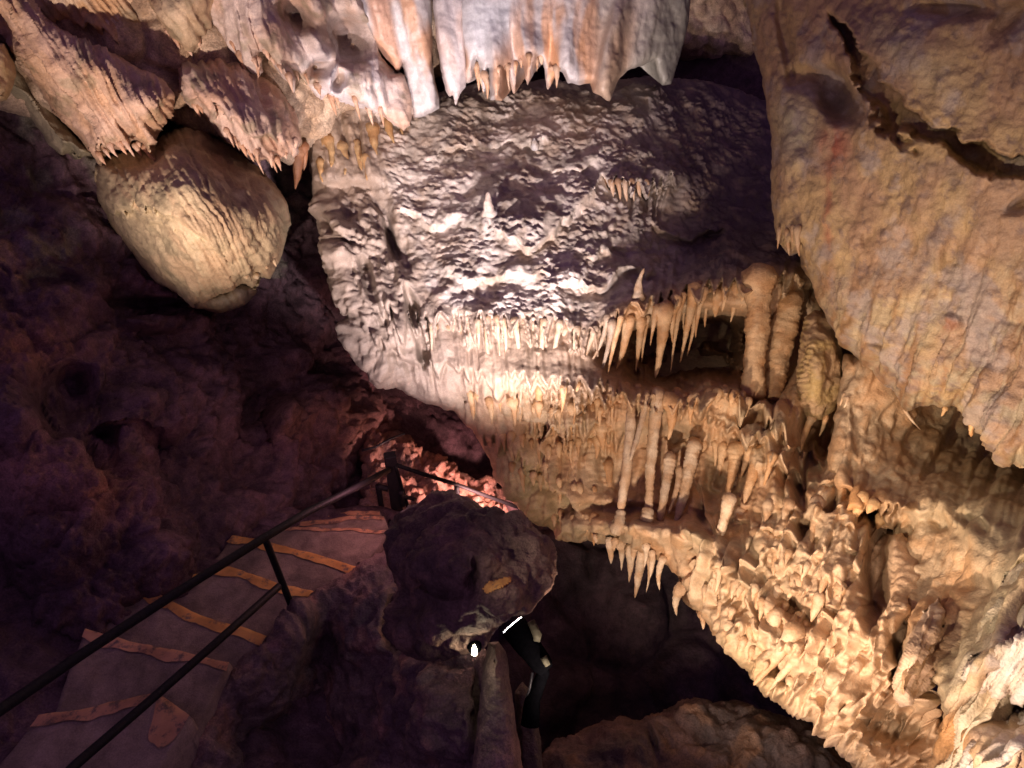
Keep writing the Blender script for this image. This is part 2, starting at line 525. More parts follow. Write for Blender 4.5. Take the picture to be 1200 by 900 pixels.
def lw_feats(X, Y):
    d = 0
    d = d + .5 * blob(X, Y, 118, 530, 14, 24, -20, 3)           # cleft between the boulders
    d = d - .28 * blob(X, Y, 60, 545, 90, 60, -15, 3) - .18 * blob(X, Y, 120, 580, 45, 30, -40, 3)
    d = d - .22 * blob(X, Y, 60, 640, 60, 40, 10, 3) - .14 * blob(X, Y, 175, 660, 55, 35, 20, 3)
    d = d - .35 * blob(X, Y, 10, 470, 60, 55, -40, 4) + .45 * blob(X, Y, 75, 470, 30, 30, -35, 3)
    d = d - .25 * blob(X, Y, 190, 378, 42, 12, 3, 4) + .25 * blob(X, Y, 190, 360, 60, 8, 5, 4)
    d = d - .3 * blob(X, Y, 60, 300, 90, 60, -25, 3) + .2 * blob(X, Y, 60, 330, 26, 14, 0, 3)
    d = d - .4 * blob(X, Y, 350, 480, 60, 22, -25, 3) - .35 * blob(X, Y, 330, 510, 22, 30, 20, 3) + .3 * blob(X, Y, 300, 490, 18, 30, 10, 3)
    d = d - .35 * blob(X, Y, 405, 500, 38, 24, -20, 3) - .3 * blob(X, Y, 395, 472, 14, 14, 0, 3)
    d = d - .25 * blob(X, Y, 230, 470, 90, 40, -10, 3) + .2 * blob(X, Y, 160, 520, 50, 10, 10, 3)
    return d
def lw_disp(P, X, Y, N):
    f1, f2, _ = worley(P + .15 * np.stack([perlin(P * 2.2), perlin(P * 2.2 + 9), perlin(P * 2.2 + 5)], 1), (1.5, 1.5, 2.4))
    g1, g2, _ = worley(P, 6.)
    return .26 * fbm(P, 1.6, 6, .58) + .15 * (.6 - f1) + .05 * sstep(0, .12, f2 - f1) + .06 * (.5 - g1) + .04 * np.abs(fbm(P, 7, 4, .6)) + .03 * fbm(P, 18, 3)
def lw_col(P, X, Y):
    c = mixc(PLUM * .85, PLUM * 1.65, sstep(-.3, .3, fbm(P, 1.6, 5, .6)))
    c = mixc(c, np.array([.40, .19, .13]), .8 * np.clip(blob(X, Y, 120, 575, 40, 28, -40) + .7 * blob(X, Y, 35, 560, 60, 40) + .8 * blob(X, Y, 30, 415, 60, 26), 0, 1))  # reddish lamplight on the lumps, painted into the wall colour
    c = mixc(c, OCHRE * 1.3, .85 * np.clip(blob(X, Y, 4, 320, 18, 34), 0, 1) * sstep(-.3, .2, fbm(P, 4, 3)))
    c = mixc(c, np.array([.30, .28, .20]), .6 * sstep(.0, .3, fbm(P, 2.2, 3, off=3)) * (Y < 330))
    c = mixc(c, np.array([.36, .20, .15]), .8 * np.clip(blob(X, Y, 400, 500, 50, 30) + .6 * blob(X, Y, 330, 490, 50, 40), 0, 1))  # faint pink lamplight painted onto the rocks near the landing
    return c
o = sheet('cave_wall', [(-220, -80), (620, -80), (680, 300), (700, 600), (620, 720), (420, 700), (200, 760), (-220, 760)],
      [(-200, 0, 5.3), (0, 130, 5.7), (0, 350, 5.5), (0, 550, 4.9), (150, 600, 5.1), (150, 300, 6.2), (220, 420, 6.5), (350, 380, 7.8), (330, 500, 7.2), (400, 520, 7.5),
       (460, 480, 8.7), (600, 450, 9.5), (550, 300, 9.6), (250, 560, 6.0), (300, 620, 6.1), (0, 700, 4.5), (200, 650, 5.25), (430, 600, 7.5), (-200, 700, 4.0), (600, 600, 8.6), (300, 0, 7.5), (600, 0, 9.5), (460, 680, 6.9)],
      step=2.6, R=40, T=.3, feats=lw_feats, disp=lw_disp, col=lw_col, mat=M_ROCK, key='leftwall', back=1.0, shrink=.05)
tag(o, kind='structure')

# the pit wall behind the floodlight, right of the boulder
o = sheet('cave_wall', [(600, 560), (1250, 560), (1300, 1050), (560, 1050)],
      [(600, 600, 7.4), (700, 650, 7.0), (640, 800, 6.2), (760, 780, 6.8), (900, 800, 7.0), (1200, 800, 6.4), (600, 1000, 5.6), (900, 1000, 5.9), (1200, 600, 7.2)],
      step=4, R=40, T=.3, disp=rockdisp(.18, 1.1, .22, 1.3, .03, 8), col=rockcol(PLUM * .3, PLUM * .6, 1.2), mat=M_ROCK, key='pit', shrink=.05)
tag(o, kind='structure')

# rocky ground that carries the stairs
o = sheet('ground', [(-300, 640), (120, 660), (260, 612), (450, 590), (520, 640), (500, 760), (640, 900), (700, 1200), (-300, 1200)],
      [tz(-250, 700, -3.5), tz(0, 720, -3.75), tz(-250, 1150, -3.3), tz(150, 690, -4.12), tz(30, 800, -3.85), tz(300, 640, -4.5), tz(440, 600, -4.6), tz(300, 700, -4.55), tz(450, 680, -4.75),
       tz(200, 800, -4.35), tz(300, 900, -4.3), tz(600, 1150, -4.3), tz(100, 1150, -3.7), tz(480, 800, -5.0)],
      step=3, R=20, T=.1, disp=rockdisp(.06, 2.5, .05, 3.5, .015, 14), col=rockcol(PLUM * .8, PLUM * 1.3), mat=M_ROCK, key='ground', back=.5, shrink=.02)
tag(o, kind='structure')

# ---------------------------------------------------------------- the big hanging block
def lip(X):
    return np.interp(X, [600, 660, 740, 800, 840, 900, 950, 1050, 1150], [600, 632, 640, 682, 742, 812, 846, 930, 1010])

def block_feats(X, Y):
    a, b = flow(X, Y, VPB)
    d = np.zeros(len(X))
    n0 = fbm(n2(X * .012, Y * .012, 1.), 1, 3)
    # upper fringe of thin ribs
    d += ledge(X, Y + 10 * n0, a, [(455, 352), (500, 368), (560, 366), (620, 374), (690, 385), (725, 366)], 46, 11, .10, .12, 22, 46, 3, .05)
    d += ledge(X, Y + 8 * n0, a, [(500, 420), (560, 432), (640, 440), (720, 445)], 34, 14, .08, .10, 20, 30, 8, .05)
    d += ledge(X, Y + 8 * n0, a, [(600, 446), (650, 456), (720, 452)], 34, 10, .10, .18, 16, 22, 9, .05)
    d += ledge(X, Y + 10 * n0, a, [(620, 492), (660, 500), (705, 496), (730, 505)], 34, 12, .10, .2, 18, 24, 12, .05)
    d += ledge(X, Y, a, [(560, 500), (600, 515), (640, 560), (680, 590)], 26, 13, .06, .10, 20, 30, 14, .04)
    # right shelf with the long stalactites and the hollow under it
    d += ledge(X, Y + 8 * n0, a, [(715, 375), (745, 352), (790, 342), (840, 330), (890, 322), (940, 330)], 26, 17, .22, .0, 20, 30, 5, .06)
    d += (1.7 + 1.6 * fbm(n2(X * .03, Y * .03, 9.), 1, 4)) * blob(X, Y, 815, 410, 92, 42, -4, 4) * sstep(352, 395, Y + .12 * (X - 800))
    d += .5 * blob(X, Y, 912, 430, 20, 60, 22, 4)
    d += .75 * blob(X, Y, 958, 515, 22, 55, 22, 4)
    # shelf below the hollow, with recess for the columns
    d += ledge(X, Y + 6 * n0, a, [(705, 462), (760, 458), (800, 468), (850, 458), (890, 476), (930, 512), (965, 545)], 30, 14, .22, .0, 22, 30, 21, .07)
    d += .50 * blob(X, Y, 770, 545, 92, 50, 4, 4) + .3 * blob(X, Y, 860, 590, 34, 42, 10, 4)
    d += ledge(X, Y, a, [(805, 476), (850, 492), (905, 520), (940, 560)], 32, 18, .16, .2, 18, 30, 33, .07)
    d -= .18 * blob(X, Y, 860, 470, 60, 12, 15, 3)
    # bottom lip
    d -= .22 * blob(X, Y, 760, 622, 90, 14, 4, 3) + .16 * blob(X, Y, 840, 655, 50, 20, 40, 3)
    d += .28 * blob(X, Y, 755, 600, 70, 9, 3, 3)
    # holes of the right flank
    d += .45 * blob(X, Y, 1028, 665, 13, 62, 3, 4) + .5 * blob(X, Y, 1060, 770, 14, 40, 8, 4) + .35 * blob(X, Y, 1060, 850, 40, 26, 10, 4)
    d += .25 * blob(X, Y, 945, 620, 10, 14, 0, 3) + .22 * blob(X, Y, 935, 715, 30, 10, 40, 3) + .25 * blob(X, Y, 915, 785, 14, 14, 0, 3)
    d += .3 * blob(X, Y, 545, 470, 1, 1)
    # terraces of drip rows over the lower right
    w = sstep(770, 850, X) * sstep(505, 575, Y + .25 * (950 - X)) * (1 - sstep(1000, 1040, X - .0 * Y) * (Y < 700))
    s = lip(X) - Y
    n1 = fbm(n2(a * .02, b * .02, 4.), 1, 3)
    off, r, i = teeth(a + 6 * n1, 21, 41)
    q = -s / 66 + 1.3 * n1 - .42 * off
    fr = q - np.floor(q)
    d += w * (-.08 * (sstep(0, .85, fr) ** 1.2) * (1 - sstep(.80, 1., fr)) - .04 * r * fr * (1 - sstep(.8, 1., fr)))
    # smooth lower left belly keeps little relief; weathered left edge: slabs
    d += .22 * blob(X, Y, 432, 330, 7, 22, -18, 4) + .25 * blob(X, Y, 458, 280, 5, 26, -14, 4) + .22 * blob(X, Y, 497, 412, 7, 14, -10, 4) + .3 * blob(X, Y, 485, 362, 6, 18, -12, 4)
    d -= .12 * blob(X, Y, 400, 292, 26, 22, 0, 4) + .14 * blob(X, Y, 440, 368, 20, 44, -20, 4) + .12 * blob(X, Y, 470, 385, 12, 40, -20, 4)
    d -= .10 * blob(X, Y, 392, 268, 22, 7, 10, 4) - .1 * blob(X, Y, 402, 286, 20, 4, 10, 4)
    d += ledge(X, Y, a, [(405, 384), (440, 392), (470, 410), (500, 425)], 12, 16, .05, .12, 14, 18, 77, .02)
    d += .18 * sstep(205, 222, Y) * blob(X, Y, 405, 235, 50, 26, 0, 3)
    # broad swells of the top and scalloped shelf edges on it
    nn = fbm(n2(X * .03, Y * .03, 6.), 1, 3)
    for ln, A_, sd in (([(575, 262), (596, 280), (614, 292), (640, 280), (664, 258), (692, 232)], .10, 3), ([(505, 182), (550, 170), (600, 164), (640, 172)], .07, 5), ([(640, 200), (680, 196), (705, 180)], .07, 6), ([(470, 250), (505, 262), (540, 252)], .06, 7),
                       ([(660, 330), (700, 338), (735, 318), (770, 312)], .10, 8), ([(520, 318), (570, 328), (630, 316)], .05, 9), ([(760, 262), (810, 284), (850, 268)], .12, 10), ([(690, 300), (730, 282), (760, 286)], .07, 12)):
        d += ledge(X, Y + 9 * nn, a, ln, 7, 19, A_ * .9, A_ * .8, 30, 18, sd, .01, 14, 3.5)
    d -= .07 * blob(X, Y, 632, 250, 50, 26, -30, 2)
    d -= .08 * blob(X, Y, 640, 155, 50, 16, 10, 2) + .05 * blob(X, Y, 745, 205, 52, 30, 12, 3)
    d += ledge(X, Y, a, [(705, 205), (740, 214), (790, 200)], 24, 10, .10, .25, 20, 24, 91, .04)
    d -= .05 * blob(X, Y, 572, 262, 40, 22, 0, 2)
    return d

def block_zone(X, Y):
    """weight of the flat rough top"""
    edge = np.interp(X, [400, 470, 500, 560, 690, 740, 800, 940], [200, 330, 360, 368, 378, 350, 335, 315])
    lft = sstep(440, 490, X - .3 * (Y - 250))
    return sstep(12, -12, Y - edge) * lft, edge

def block_disp(P, X, Y, N):
    top, _ = block_zone(X, Y)
    a, b = flow(X, Y, VPB)
    # stacked little gours on the top
    m1 = ridged(P + .04 * np.stack([perlin(P * 5), perlin(P * 5 + 3), perlin(P * 5 + 7)], 1), (8, 17, 20), 3)
    m2 = fbm(P, (13, 24, 28), 3)
    f1, f2, _ = worley(P, (13, 24, 26))
    mod = .45 + .9 * sstep(-.35, .35, fbm(P, 2.4, 3, off=31))
    dt = mod * (.024 * m1 + .014 * m2 + .018 * (.5 - f1)) + .07 * fbm(P, 1.8, 4) + .035 * fbm(P, 5, 3)
    # flowing fronts
    fl = fbm(n2(a * .085, b * .014, 3.), 1, 3)
    fl2 = ridged(n2(a * .05 + .3 * fl, b * .012, 8.), 1, 2)
    g1, _, _ = worley(P, 14.)
    low = sstep(540, 660, X) * sstep(435, 490, Y)
    mid = sstep(600, 680, X) * sstep(440, 480, Y) * (1 - low)
    wq = fbm(n2(a * .03, b * .03, 2.), 1, 3)
    wq2 = fbm(n2(a * .03, b * .03, 12.), 1, 3)
    b1 = billow(a, b, 26, 80, 1.5, .8); b2 = billow(a, b, 13, 34, 2.5, .8); b3 = billow(a, b, 6.5, 12, 3.5, .6)
    hole = sstep(.28, .6, fbm(n2(a / 48, b / 60, 7.7), 1, 3))
    bil = .14 * (b1 - .5) + .045 * (b2 - .5) + .012 * (b3 - .5) - .14 * hole
    dfr = .030 * fl + .04 * fl2 + .05 * fbm(P, 3., 4) + .008 * fbm(P, 22, 3) + (.008 + .02 * mid) * (.5 - g1)
    dfr = dfr + low * bil + .45 * mid * bil
    lw = sstep(520, 470, X + .2 * (Y - 330)) * sstep(215, 250, Y)
    dfr = dfr + lw * (1.2 * dt + .8 * bil + .07 * ridged(P, (3.5, 3.5, 2.), 3) + .03 * np.abs(fbm(P, 9, 3)))
    och = np.clip(blob(X, Y, 420, 170, 60, 55, 0, 4), 0, 1)
    dfr = dfr + och * (1.1 * bil + .05 * fl)
    dfr = dfr + .006 * low * np.sin(b * .9 + 6 * fl)
    return top * dt + (1 - top) * dfr

def block_col(P, X, Y):
    top, edge = block_zone(X, Y)
    n = fbm(P, 1.7, 4); m = fbm(P, 6., 3)
    t = mixc(np.array([.34, .28, .23]), np.array([.56, .48, .42]), sstep(-.3, .4, n + .5 * m))
    t = mixc(t, np.array([.45, .33, .24]), .5 * sstep(.1, .4, fbm(P, 3., 3, off=4)))
    t = mixc(t, DARK * np.array([.9, .75, .9]), .9 * sstep(710, 830, X + 60 * n - .2 * (Y - 150)))  # unlit right end of the top, its darkness painted in
    f = mixc(CREAM, np.array([.50, .31, .17]), sstep(-.3, .35, n))
    f = mixc(f, ORANGE, .55 * sstep(.05, .4, m) * sstep(600, 700, X))
    f = mixc(f, np.array([.30, .23, .13]), .6 * sstep(.05, .5, fbm(P, 4., 4, off=9)))
    f = mixc(f, np.array([.44, .38, .34]), .8 * sstep(620, 480, X + .2 * (Y - 400)))
    # ochre cheek at upper left, greenish belly along the lower edge
    f = mixc(f, np.array([.40, .25, .11]), .9 * np.clip(blob(X, Y, 420, 165, 55, 50, 0, 3), 0, 1))
    f = mixc(f, BROWN, .8 * np.clip(blob(X, Y, 410, 222, 45, 22, 0, 3), 0, 1))
    f = mixc(f, np.array([.36, .28, .12]), .6 * np.clip(blob(X, Y, 610, 590, 60, 40, 40, 2) + blob(X, Y, 900, 800, 50, 24, 40, 2), 0, 1))
    f = mixc(f, np.array([.52, .36, .225]), .6 * sstep(820, 960, X) * sstep(560, 680, Y))
    t = mixc(t, np.array([.30, .22, .16]), .7 * sstep(.05, .4, fbm(P, 5., 4, off=14)))
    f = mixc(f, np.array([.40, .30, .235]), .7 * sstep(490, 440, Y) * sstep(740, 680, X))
    f = f * (1 - .30 * sstep(470, 420, Y) * sstep(760, 700, X))[:, None]  # upper front darkened in colour to soften the lamp's hot spot
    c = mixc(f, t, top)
    c = mixc(c, np.array([.26, .14, .08]), .85 * np.clip(blob(X, Y, 815, 412, 96, 44, -4, 4), 0, 1) * sstep(372, 392, Y))  # reddish brown of the hollow, also darkened in colour for its shade
    c = mixc(c, np.array([.50, .48, .47]), np.clip(blob(X, Y, 573, 246, 9, 14, 0, 2), 0, 1) * .8)
    return c

BLOCK = [(500, 112), (560, 98), (640, 95), (715, 95), (770, 88), (830, 96), (905, 120), (930, 200), (940, 270), (960, 330), (1000, 400), (1010, 450), (1000, 520), (1010, 600), (1040, 625), (1070, 640),
         (1075, 700), (1075, 740), (1090, 780), (1100, 840), (1130, 860), (1130, 970), (1045, 970), (1005, 902), (985, 882), (955, 852), (925, 836), (898, 815), (868, 780), (838, 742), (815, 708),
         (798, 682), (785, 664), (760, 652), (735, 637), (700, 639), (655, 633), (630, 616), (612, 600), (595, 582), (580, 560), (575, 535), (560, 512), (545, 495), (532, 480), (500, 472), (470, 456),
         (445, 442), (425, 426), (408, 402), (405, 385), (412, 368), (396, 350), (386, 322), (378, 290), (372, 250), (366, 205), (362, 160), (365, 125), (400, 105), (440, 105), (480, 118)]
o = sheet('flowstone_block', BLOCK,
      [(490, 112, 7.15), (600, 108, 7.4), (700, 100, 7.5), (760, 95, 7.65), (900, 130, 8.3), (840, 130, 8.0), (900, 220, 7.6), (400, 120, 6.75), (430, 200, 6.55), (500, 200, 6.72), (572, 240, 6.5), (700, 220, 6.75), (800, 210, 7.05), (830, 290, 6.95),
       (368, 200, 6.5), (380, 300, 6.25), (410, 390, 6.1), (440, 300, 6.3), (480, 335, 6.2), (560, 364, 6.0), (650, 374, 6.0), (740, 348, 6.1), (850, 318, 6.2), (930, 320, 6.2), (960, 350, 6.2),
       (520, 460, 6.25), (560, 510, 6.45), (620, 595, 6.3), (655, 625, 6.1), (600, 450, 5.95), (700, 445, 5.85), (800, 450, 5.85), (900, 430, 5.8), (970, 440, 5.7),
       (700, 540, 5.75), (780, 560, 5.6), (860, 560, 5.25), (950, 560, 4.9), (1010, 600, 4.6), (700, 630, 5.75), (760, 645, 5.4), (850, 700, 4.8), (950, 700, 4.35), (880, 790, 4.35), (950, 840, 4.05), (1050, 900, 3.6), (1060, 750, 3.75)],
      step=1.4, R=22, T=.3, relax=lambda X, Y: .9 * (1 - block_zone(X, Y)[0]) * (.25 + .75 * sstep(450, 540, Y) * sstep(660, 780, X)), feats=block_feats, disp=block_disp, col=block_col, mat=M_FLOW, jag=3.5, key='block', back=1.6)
tag(o, 'huge hanging flowstone block with rough grey top and cream dripping front', 'flowstone')

# ---------------------------------------------------------------- right hand wall
def rw_feats(X, Y):
    a, b = flow(X, Y, (700, 1500))
    d = np.zeros(len(X))
    lx = [940, 985, 1010, 1040, 1075, 1110, 1145, 1175, 1230]; ly = [-10, 22, 55, 95, 135, 150, 168, 182, 190]
    yl = np.interp(X, lx, ly); w = sstep(965, 990, X)
    dy = Y - yl + 14 * fbm(n2(X * .035, Y * .035, 2.), 1, 4)
    th = (1 + .55 * fbm(n2(X * .03, Y * .03, 21.), 1, 4)) * np.interp(X, [980, 1020, 1060, 1100, 1130, 1160, 1200], [14, 52, 40, 20, 26, 30, 20])
    d += w * (-.07 * np.exp(np.minimum(dy, 0) / 60) * (1 - sstep(-2, 3, dy)) + .38 * sstep(-2, 4, dy) * (1 - sstep(.7, 1.4, dy / th)))
    d += .35 * blob(X, Y, 985, 110, 24, 34, -30, 4) + .22 * blob(X, Y, 945, 92, 20, 14, 0, 3) + .14 * blob(X, Y, 922, 40, 8, 46, -8, 4)
    d += .12 * blob(X, Y, 1190, 20, 40, 14, -40, 3) + .1 * blob(X, Y, 1120, 12, 50, 10, 0, 3)
    d += .06 * blob(X, Y, 1018, 280, 7, 12, 0, 3) + .06 * blob(X, Y, 1027, 400, 14, 6, 25, 3) + .10 * blob(X, Y, 1198, 238, 18, 8, -30, 3)
    d += .07 * blob(X, Y, 1120, 295, 12, 26, 20, 3) + .05 * blob(X, Y, 932, 205, 7, 16, 10, 3) - .07 * blob(X, Y, 930, 190, 14, 16, 0, 3)
    d -= .06 * blob(X, Y, 1113, 378, 12, 10, 0, 3)
    d += ledge(X, Y, a, [(905, 262), (920, 275), (945, 292)], 30, 9, .04, .04, 20, 20, 14, .05, 6)
    return d
def rw_disp(P, X, Y, N):
    a, b = flow(X, Y, (700, 1500))
    lowr = sstep(300, 420, Y)
    fl = fbm(n2(a * .05, b * .007, 3.), 1, 4)
    return .05 * fbm(P, 2.2, 5) + (.018 + .045 * lowr) * fl + .014 * fbm(P, 16, 5, .6) + .03 * lowr * ridged(n2(a * .075, b * .012, 8.), 1, 3) + .035 * (.5 - worley(P, 7.)[0]) * (.4 + .6 * lowr) + .012 * (.5 - worley(P, 19.)[0])
def rw_col(P, X, Y):
    n = fbm(P, 2., 4); m = fbm(P, 7., 3)
    c = mixc(np.array([.42, .285, .145]), np.array([.36, .225, .135]), sstep(-.25, .25, n))
    c = mixc(c, np.array([.37, .31, .20]), .7 * sstep(.0, .4, m) * sstep(250, 450, Y))
    c = mixc(c, np.array([.40, .37, .26]), .8 * np.clip(blob(X, Y, 932, 150, 22, 40) + .6 * blob(X, Y, 1060, 60, 60, 22, 40), 0, 1))
    a, b = flow(X, Y, (700, 1500))
    c = mixc(c, np.array([.20, .14, .12]), .7 * sstep(.1, .45, fbm(n2(a * .03, b * .008, 5.), 1, 3)) * np.clip(blob(X, Y, 1130, 310, 60, 70, 0, 4), 0, 1))
    c = mixc(c, np.array([.36, .10, .06]), .85 * np.clip(blob(X, Y, 978, 168, 14, 24) + .8 * blob(X, Y, 972, 250, 5, 60), 0, 1) * sstep(-.4, .1, fbm(P, 6., 2)))
    c = mixc(c, DARK, .8 * np.clip(blob(X, Y, 982, 115, 24, 30, -30, 3), 0, 1))  # shade inside the hollow painted dark
    c = mixc(c, np.array([.30, .13, .07]), .9 * np.clip(blob(X, Y, 1112, 378, 12, 9, 0, 4), 0, 1))
    c = mixc(c, np.array([.22, .15, .11]), .5 * np.clip(blob(X, Y, 1160, 14, 50, 16, 0, 3) + blob(X, Y, 1130, 205, 80, 12, 12, 3), 0, 1) * sstep(-.3, .2, m))
    c = mixc(c, np.array([.27, .14, .06]), .85 * sstep(.0, .35, fbm(n2(a * .07, b * .007, 15.), 1, 4)) * sstep(230, 420, Y))
    c = mixc(c, np.array([.48, .39, .25]), .6 * sstep(.1, .4, fbm(n2(a * .05, b * .010, 25.), 1, 4)) * sstep(250, 420, Y))
    c = mixc(c, np.array([.18, .12, .10]), .7 * sstep(.12, .45, fbm(P, 9., 5, .65, off=40)))
    c = mixc(c, np.array([.34, .28, .25]), .65 * sstep(.05, .4, fbm(P, 3.2, 5, .6, off=60)))
    return c
RWALL = [(862, -60), (880, 40), (893, 90), (903, 160), (903, 235), (910, 280), (925, 300), (938, 296), (955, 350), (985, 402), (1010, 425), (1045, 455), (1062, 480), (1080, 474), (1120, 478), (1135, 495),
         (1150, 512), (1168, 530), (1175, 545), (1230, 540), (1330, 520), (1330, -60)]
o = sheet('flowstone_wall', RWALL, [(870, -40, 6.4), (890, 80, 6.0), (905, 200, 5.5), (940, 300, 5.2), (985, 400, 4.9), (1050, 450, 4.5), (1180, 530, 3.7), (1200, 350, 3.75), (1050, 250, 4.4), (1050, 60, 4.3), (1000, 0, 4.9), (1120, 100, 3.95), (1200, 0, 3.55), (1330, 100, 3.1), (1330, 520, 3.1)],
      step=1.9, R=30, T=.35, feats=rw_feats, disp=rw_disp, col=rw_col, mat=M_FLOW, jag=2.5, key='rwall', back=1.4)
tag(o, 'tall tan flowstone wall with a slanting dark cleft and red streak, at upper right', 'flowstone')

# ---------------------------------------------------------------- right slope below it
VPS = (760, 1450)
def rs_feats(X, Y):
    a, b = flow(X, Y, VPS)
    d = np.zeros(len(X))
    d += ledge(X, Y, a, [(985, 560), (1000, 592), (1040, 588), (1070, 600)], 22, 17, .10, .2, 20, 40, 4, .06, 8)
    d += .30 * blob(X, Y, 1036, 655, 22, 34, 0, 3)
    n = fbm(n2(X * .02, Y * .02, 2.), 1, 3)
    # upper right smooth fall, pitted field with its ragged edge
    d -= .12 * blob(X, Y, 1180, 640, 70, 40, 30, 3)
    d += .10 * blob(X, Y, 1140, 612, 22, 7, 30, 3) + .06 * blob(X, Y, 1100, 608, 10, 12, 0, 3)
    e = np.hypot((X - 1085) / 60., (Y - 670) / 70.) + .12 * n
    d += .10 * (1 - sstep(.85, 1.0, e))
    # the leaf shaped fin
    d -= .22 * blob(X, Y, 1072, 770, 16, 60, 24, 4)
    d += .14 * blob(X, Y, 1076, 800, 16, 10, -30, 4)
    # pale pillar on the right edge
    d -= .30 * blob(X, Y, 1150, 760, 26, 160, 30, 4)
    d -= .20 * blob(X, Y, 1195, 770, 60, 34, -30, 4)
    d += .24 * blob(X, Y, 1185, 820, 40, 16, -25, 4)
    d -= .20 * blob(X, Y, 1180, 880, 60, 36, -30, 4)
    d += .22 * blob(X, Y, 1188, 672, 22, 8, -40, 4)
    return d
def rs_disp(P, X, Y, N):
    a, b = flow(X, Y, VPS)
    pit = worley(P, 11.)[0]; pit2 = worley(P, (5, 5, 5))[0]
    rough = np.clip(1 - blob(X, Y, 1185, 620, 70, 60, 0, 3) - .8 * blob(X, Y, 1150, 760, 24, 150, 30, 4), 0, 1)
    fl = fbm(n2(a * .06, b * .012, 5.), 1, 3)
    wq = fbm(n2(a * .03, b * .03, 2.), 1, 3); wq2 = fbm(n2(a * .03, b * .03, 12.), 1, 3)
    b1 = billow(a, b, 34, 90, 11.5, .8); b2 = billow(a, b, 13, 30, 12.5, .8); b3 = billow(a, b, 6.5, 11, 13.5, .6)
    bil = .10 * (b1 - .5) + .036 * (b2 - .5) + .012 * (b3 - .5)
    # little spikes pointing one way
    sp = ridged(n2((X * .8 + Y * .6) * .02, (-.6 * X + .8 * Y) * .10, 3.), 1, 3)
    return .05 * fbm(P, 2.5, 4) + rough * (.030 * np.clip(pit - .35, -1, .3) * -1 + .02 * (.5 - pit2) + bil) + .04 * fl + .006 * fbm(P, 26, 3)
def rs_col(P, X, Y):
    n = fbm(P, 2.5, 4); m = fbm(P, 8., 3)
    c = mixc(CREAM * .92, np.array([.48, .29, .15]), sstep(-.3, .3, n))
    c = mixc(c, ORANGE, .5 * sstep(.1, .4, m))
    c = mixc(c, np.array([.40, .36, .22]), .7 * np.clip(blob(X, Y, 1160, 590, 90, 50, 20, 2), 0, 1))
    c = mixc(c, np.array([.54, .45, .28]), .8 * np.clip(blob(X, Y, 1150, 740, 26, 150, 30, 4), 0, 1))
    c = mixc(c, np.array([.66, .62, .58]), .7 * np.clip(blob(X, Y, 1190, 780, 50, 40, -30, 2) + blob(X, Y, 1190, 880, 40, 40, -30, 2), 0, 1) * sstep(-.2, .3, m))
    c = mixc(c, np.array([.50, .24, .08]), .7 * np.clip(blob(X, Y, 1003, 585, 30, 14, 0, 3) + blob(X, Y, 1120, 870, 24, 30, 0, 3), 0, 1))
    return c
RSLOPE = [(990, 415), (980, 470), (972, 530), (972, 556), (985, 578), (998, 610), (1006, 602), (1030, 598), (1030, 618), (1048, 620), (1056, 640), (1052, 668), (1040, 690), (1058, 712), (1062, 735), (1050, 780), (1046, 806),
          (1052, 826), (1074, 812), (1090, 795), (1100, 815), (1110, 838), (1106, 868), (1094, 900), (1090, 980), (1320, 980), (1320, 430), (1150, 430), (1060, 420)]
o = sheet('flowstone_slope', RSLOPE, [(990, 420, 5.1), (975, 540, 4.75), (1000, 600, 4.5), (1060, 450, 5.0), (1085, 500, 5.15), (1130, 520, 5.2), (1200, 530, 5.0), (1070, 560, 4.55), (1150, 580, 4.2), (1220, 590, 3.9), (1055, 640, 4.2), (1050, 800, 3.3), (1100, 700, 3.7), (1200, 700, 3.1), (1105, 850, 3.0),
       (1095, 950, 2.7), (1200, 900, 2.5), (1320, 900, 2.2), (1320, 500, 3.8)],
      step=1.5, R=20, T=.28, relax=.6, feats=rs_feats, disp=rs_disp, col=rs_col, mat=M_FLOW, jag=3, key='rslope', back=1.0)
tag(o, 'cream pitted flowstone slope with a pale pillar at the bottom right corner', 'flowstone')

# ---------------------------------------------------------------- upper left formations
def lobe(name, poly, ctrl, label, cat, key, flute=.05, sp=.10, R=40, T=.45, c1=CREAM, c2=ORANGE, feats=None, vp=VPT, seed=1, step=1.7, jag=2.5, back=1.0, mat=None, extra=None, rough=1.):
    off = seed * 7.3
    def disp(P, X, Y, N):
        a, b = flow(X, Y, vp)
        w = fbm(n2(a * .02, b * .01, off), 1, 2)
        f = ridged(n2(a * sp + .9 * w, b * sp * .055, off), 1, 4)
        return flute * (f - .5) * 1.6 + .05 * fbm(P, 2.6, 4, off=off) + rough * (.012 * fbm(P, 16, 3, off=off) + .008 * (.5 - worley(P, 11., off)[0]))
    def colf(P, X, Y):
        a, b = flow(X, Y, vp)
        n = fbm(P, 2.2, 4, off=off); m = fbm(n2(a * sp * .6, b * .01, off), 1, 3)
        c = mixc(c1, c2, .75 * sstep(-.3, .4, n + .6 * m))
        c = mixc(c, np.array([.24, .20, .12]), .55 * sstep(.15, .45, fbm(P, 4.5, 4, off=off + 3)))
        if extra: c = extra(c, P, X, Y)
        return c
    o = sheet(name, poly, ctrl, step=step, R=R, T=T, feats=feats, disp=disp, col=colf, mat=mat or M_FLOW, jag=jag, seed=seed, key=key, back=back)
    return tag(o, label, cat)

PK = np.array([.55, .37, .27])
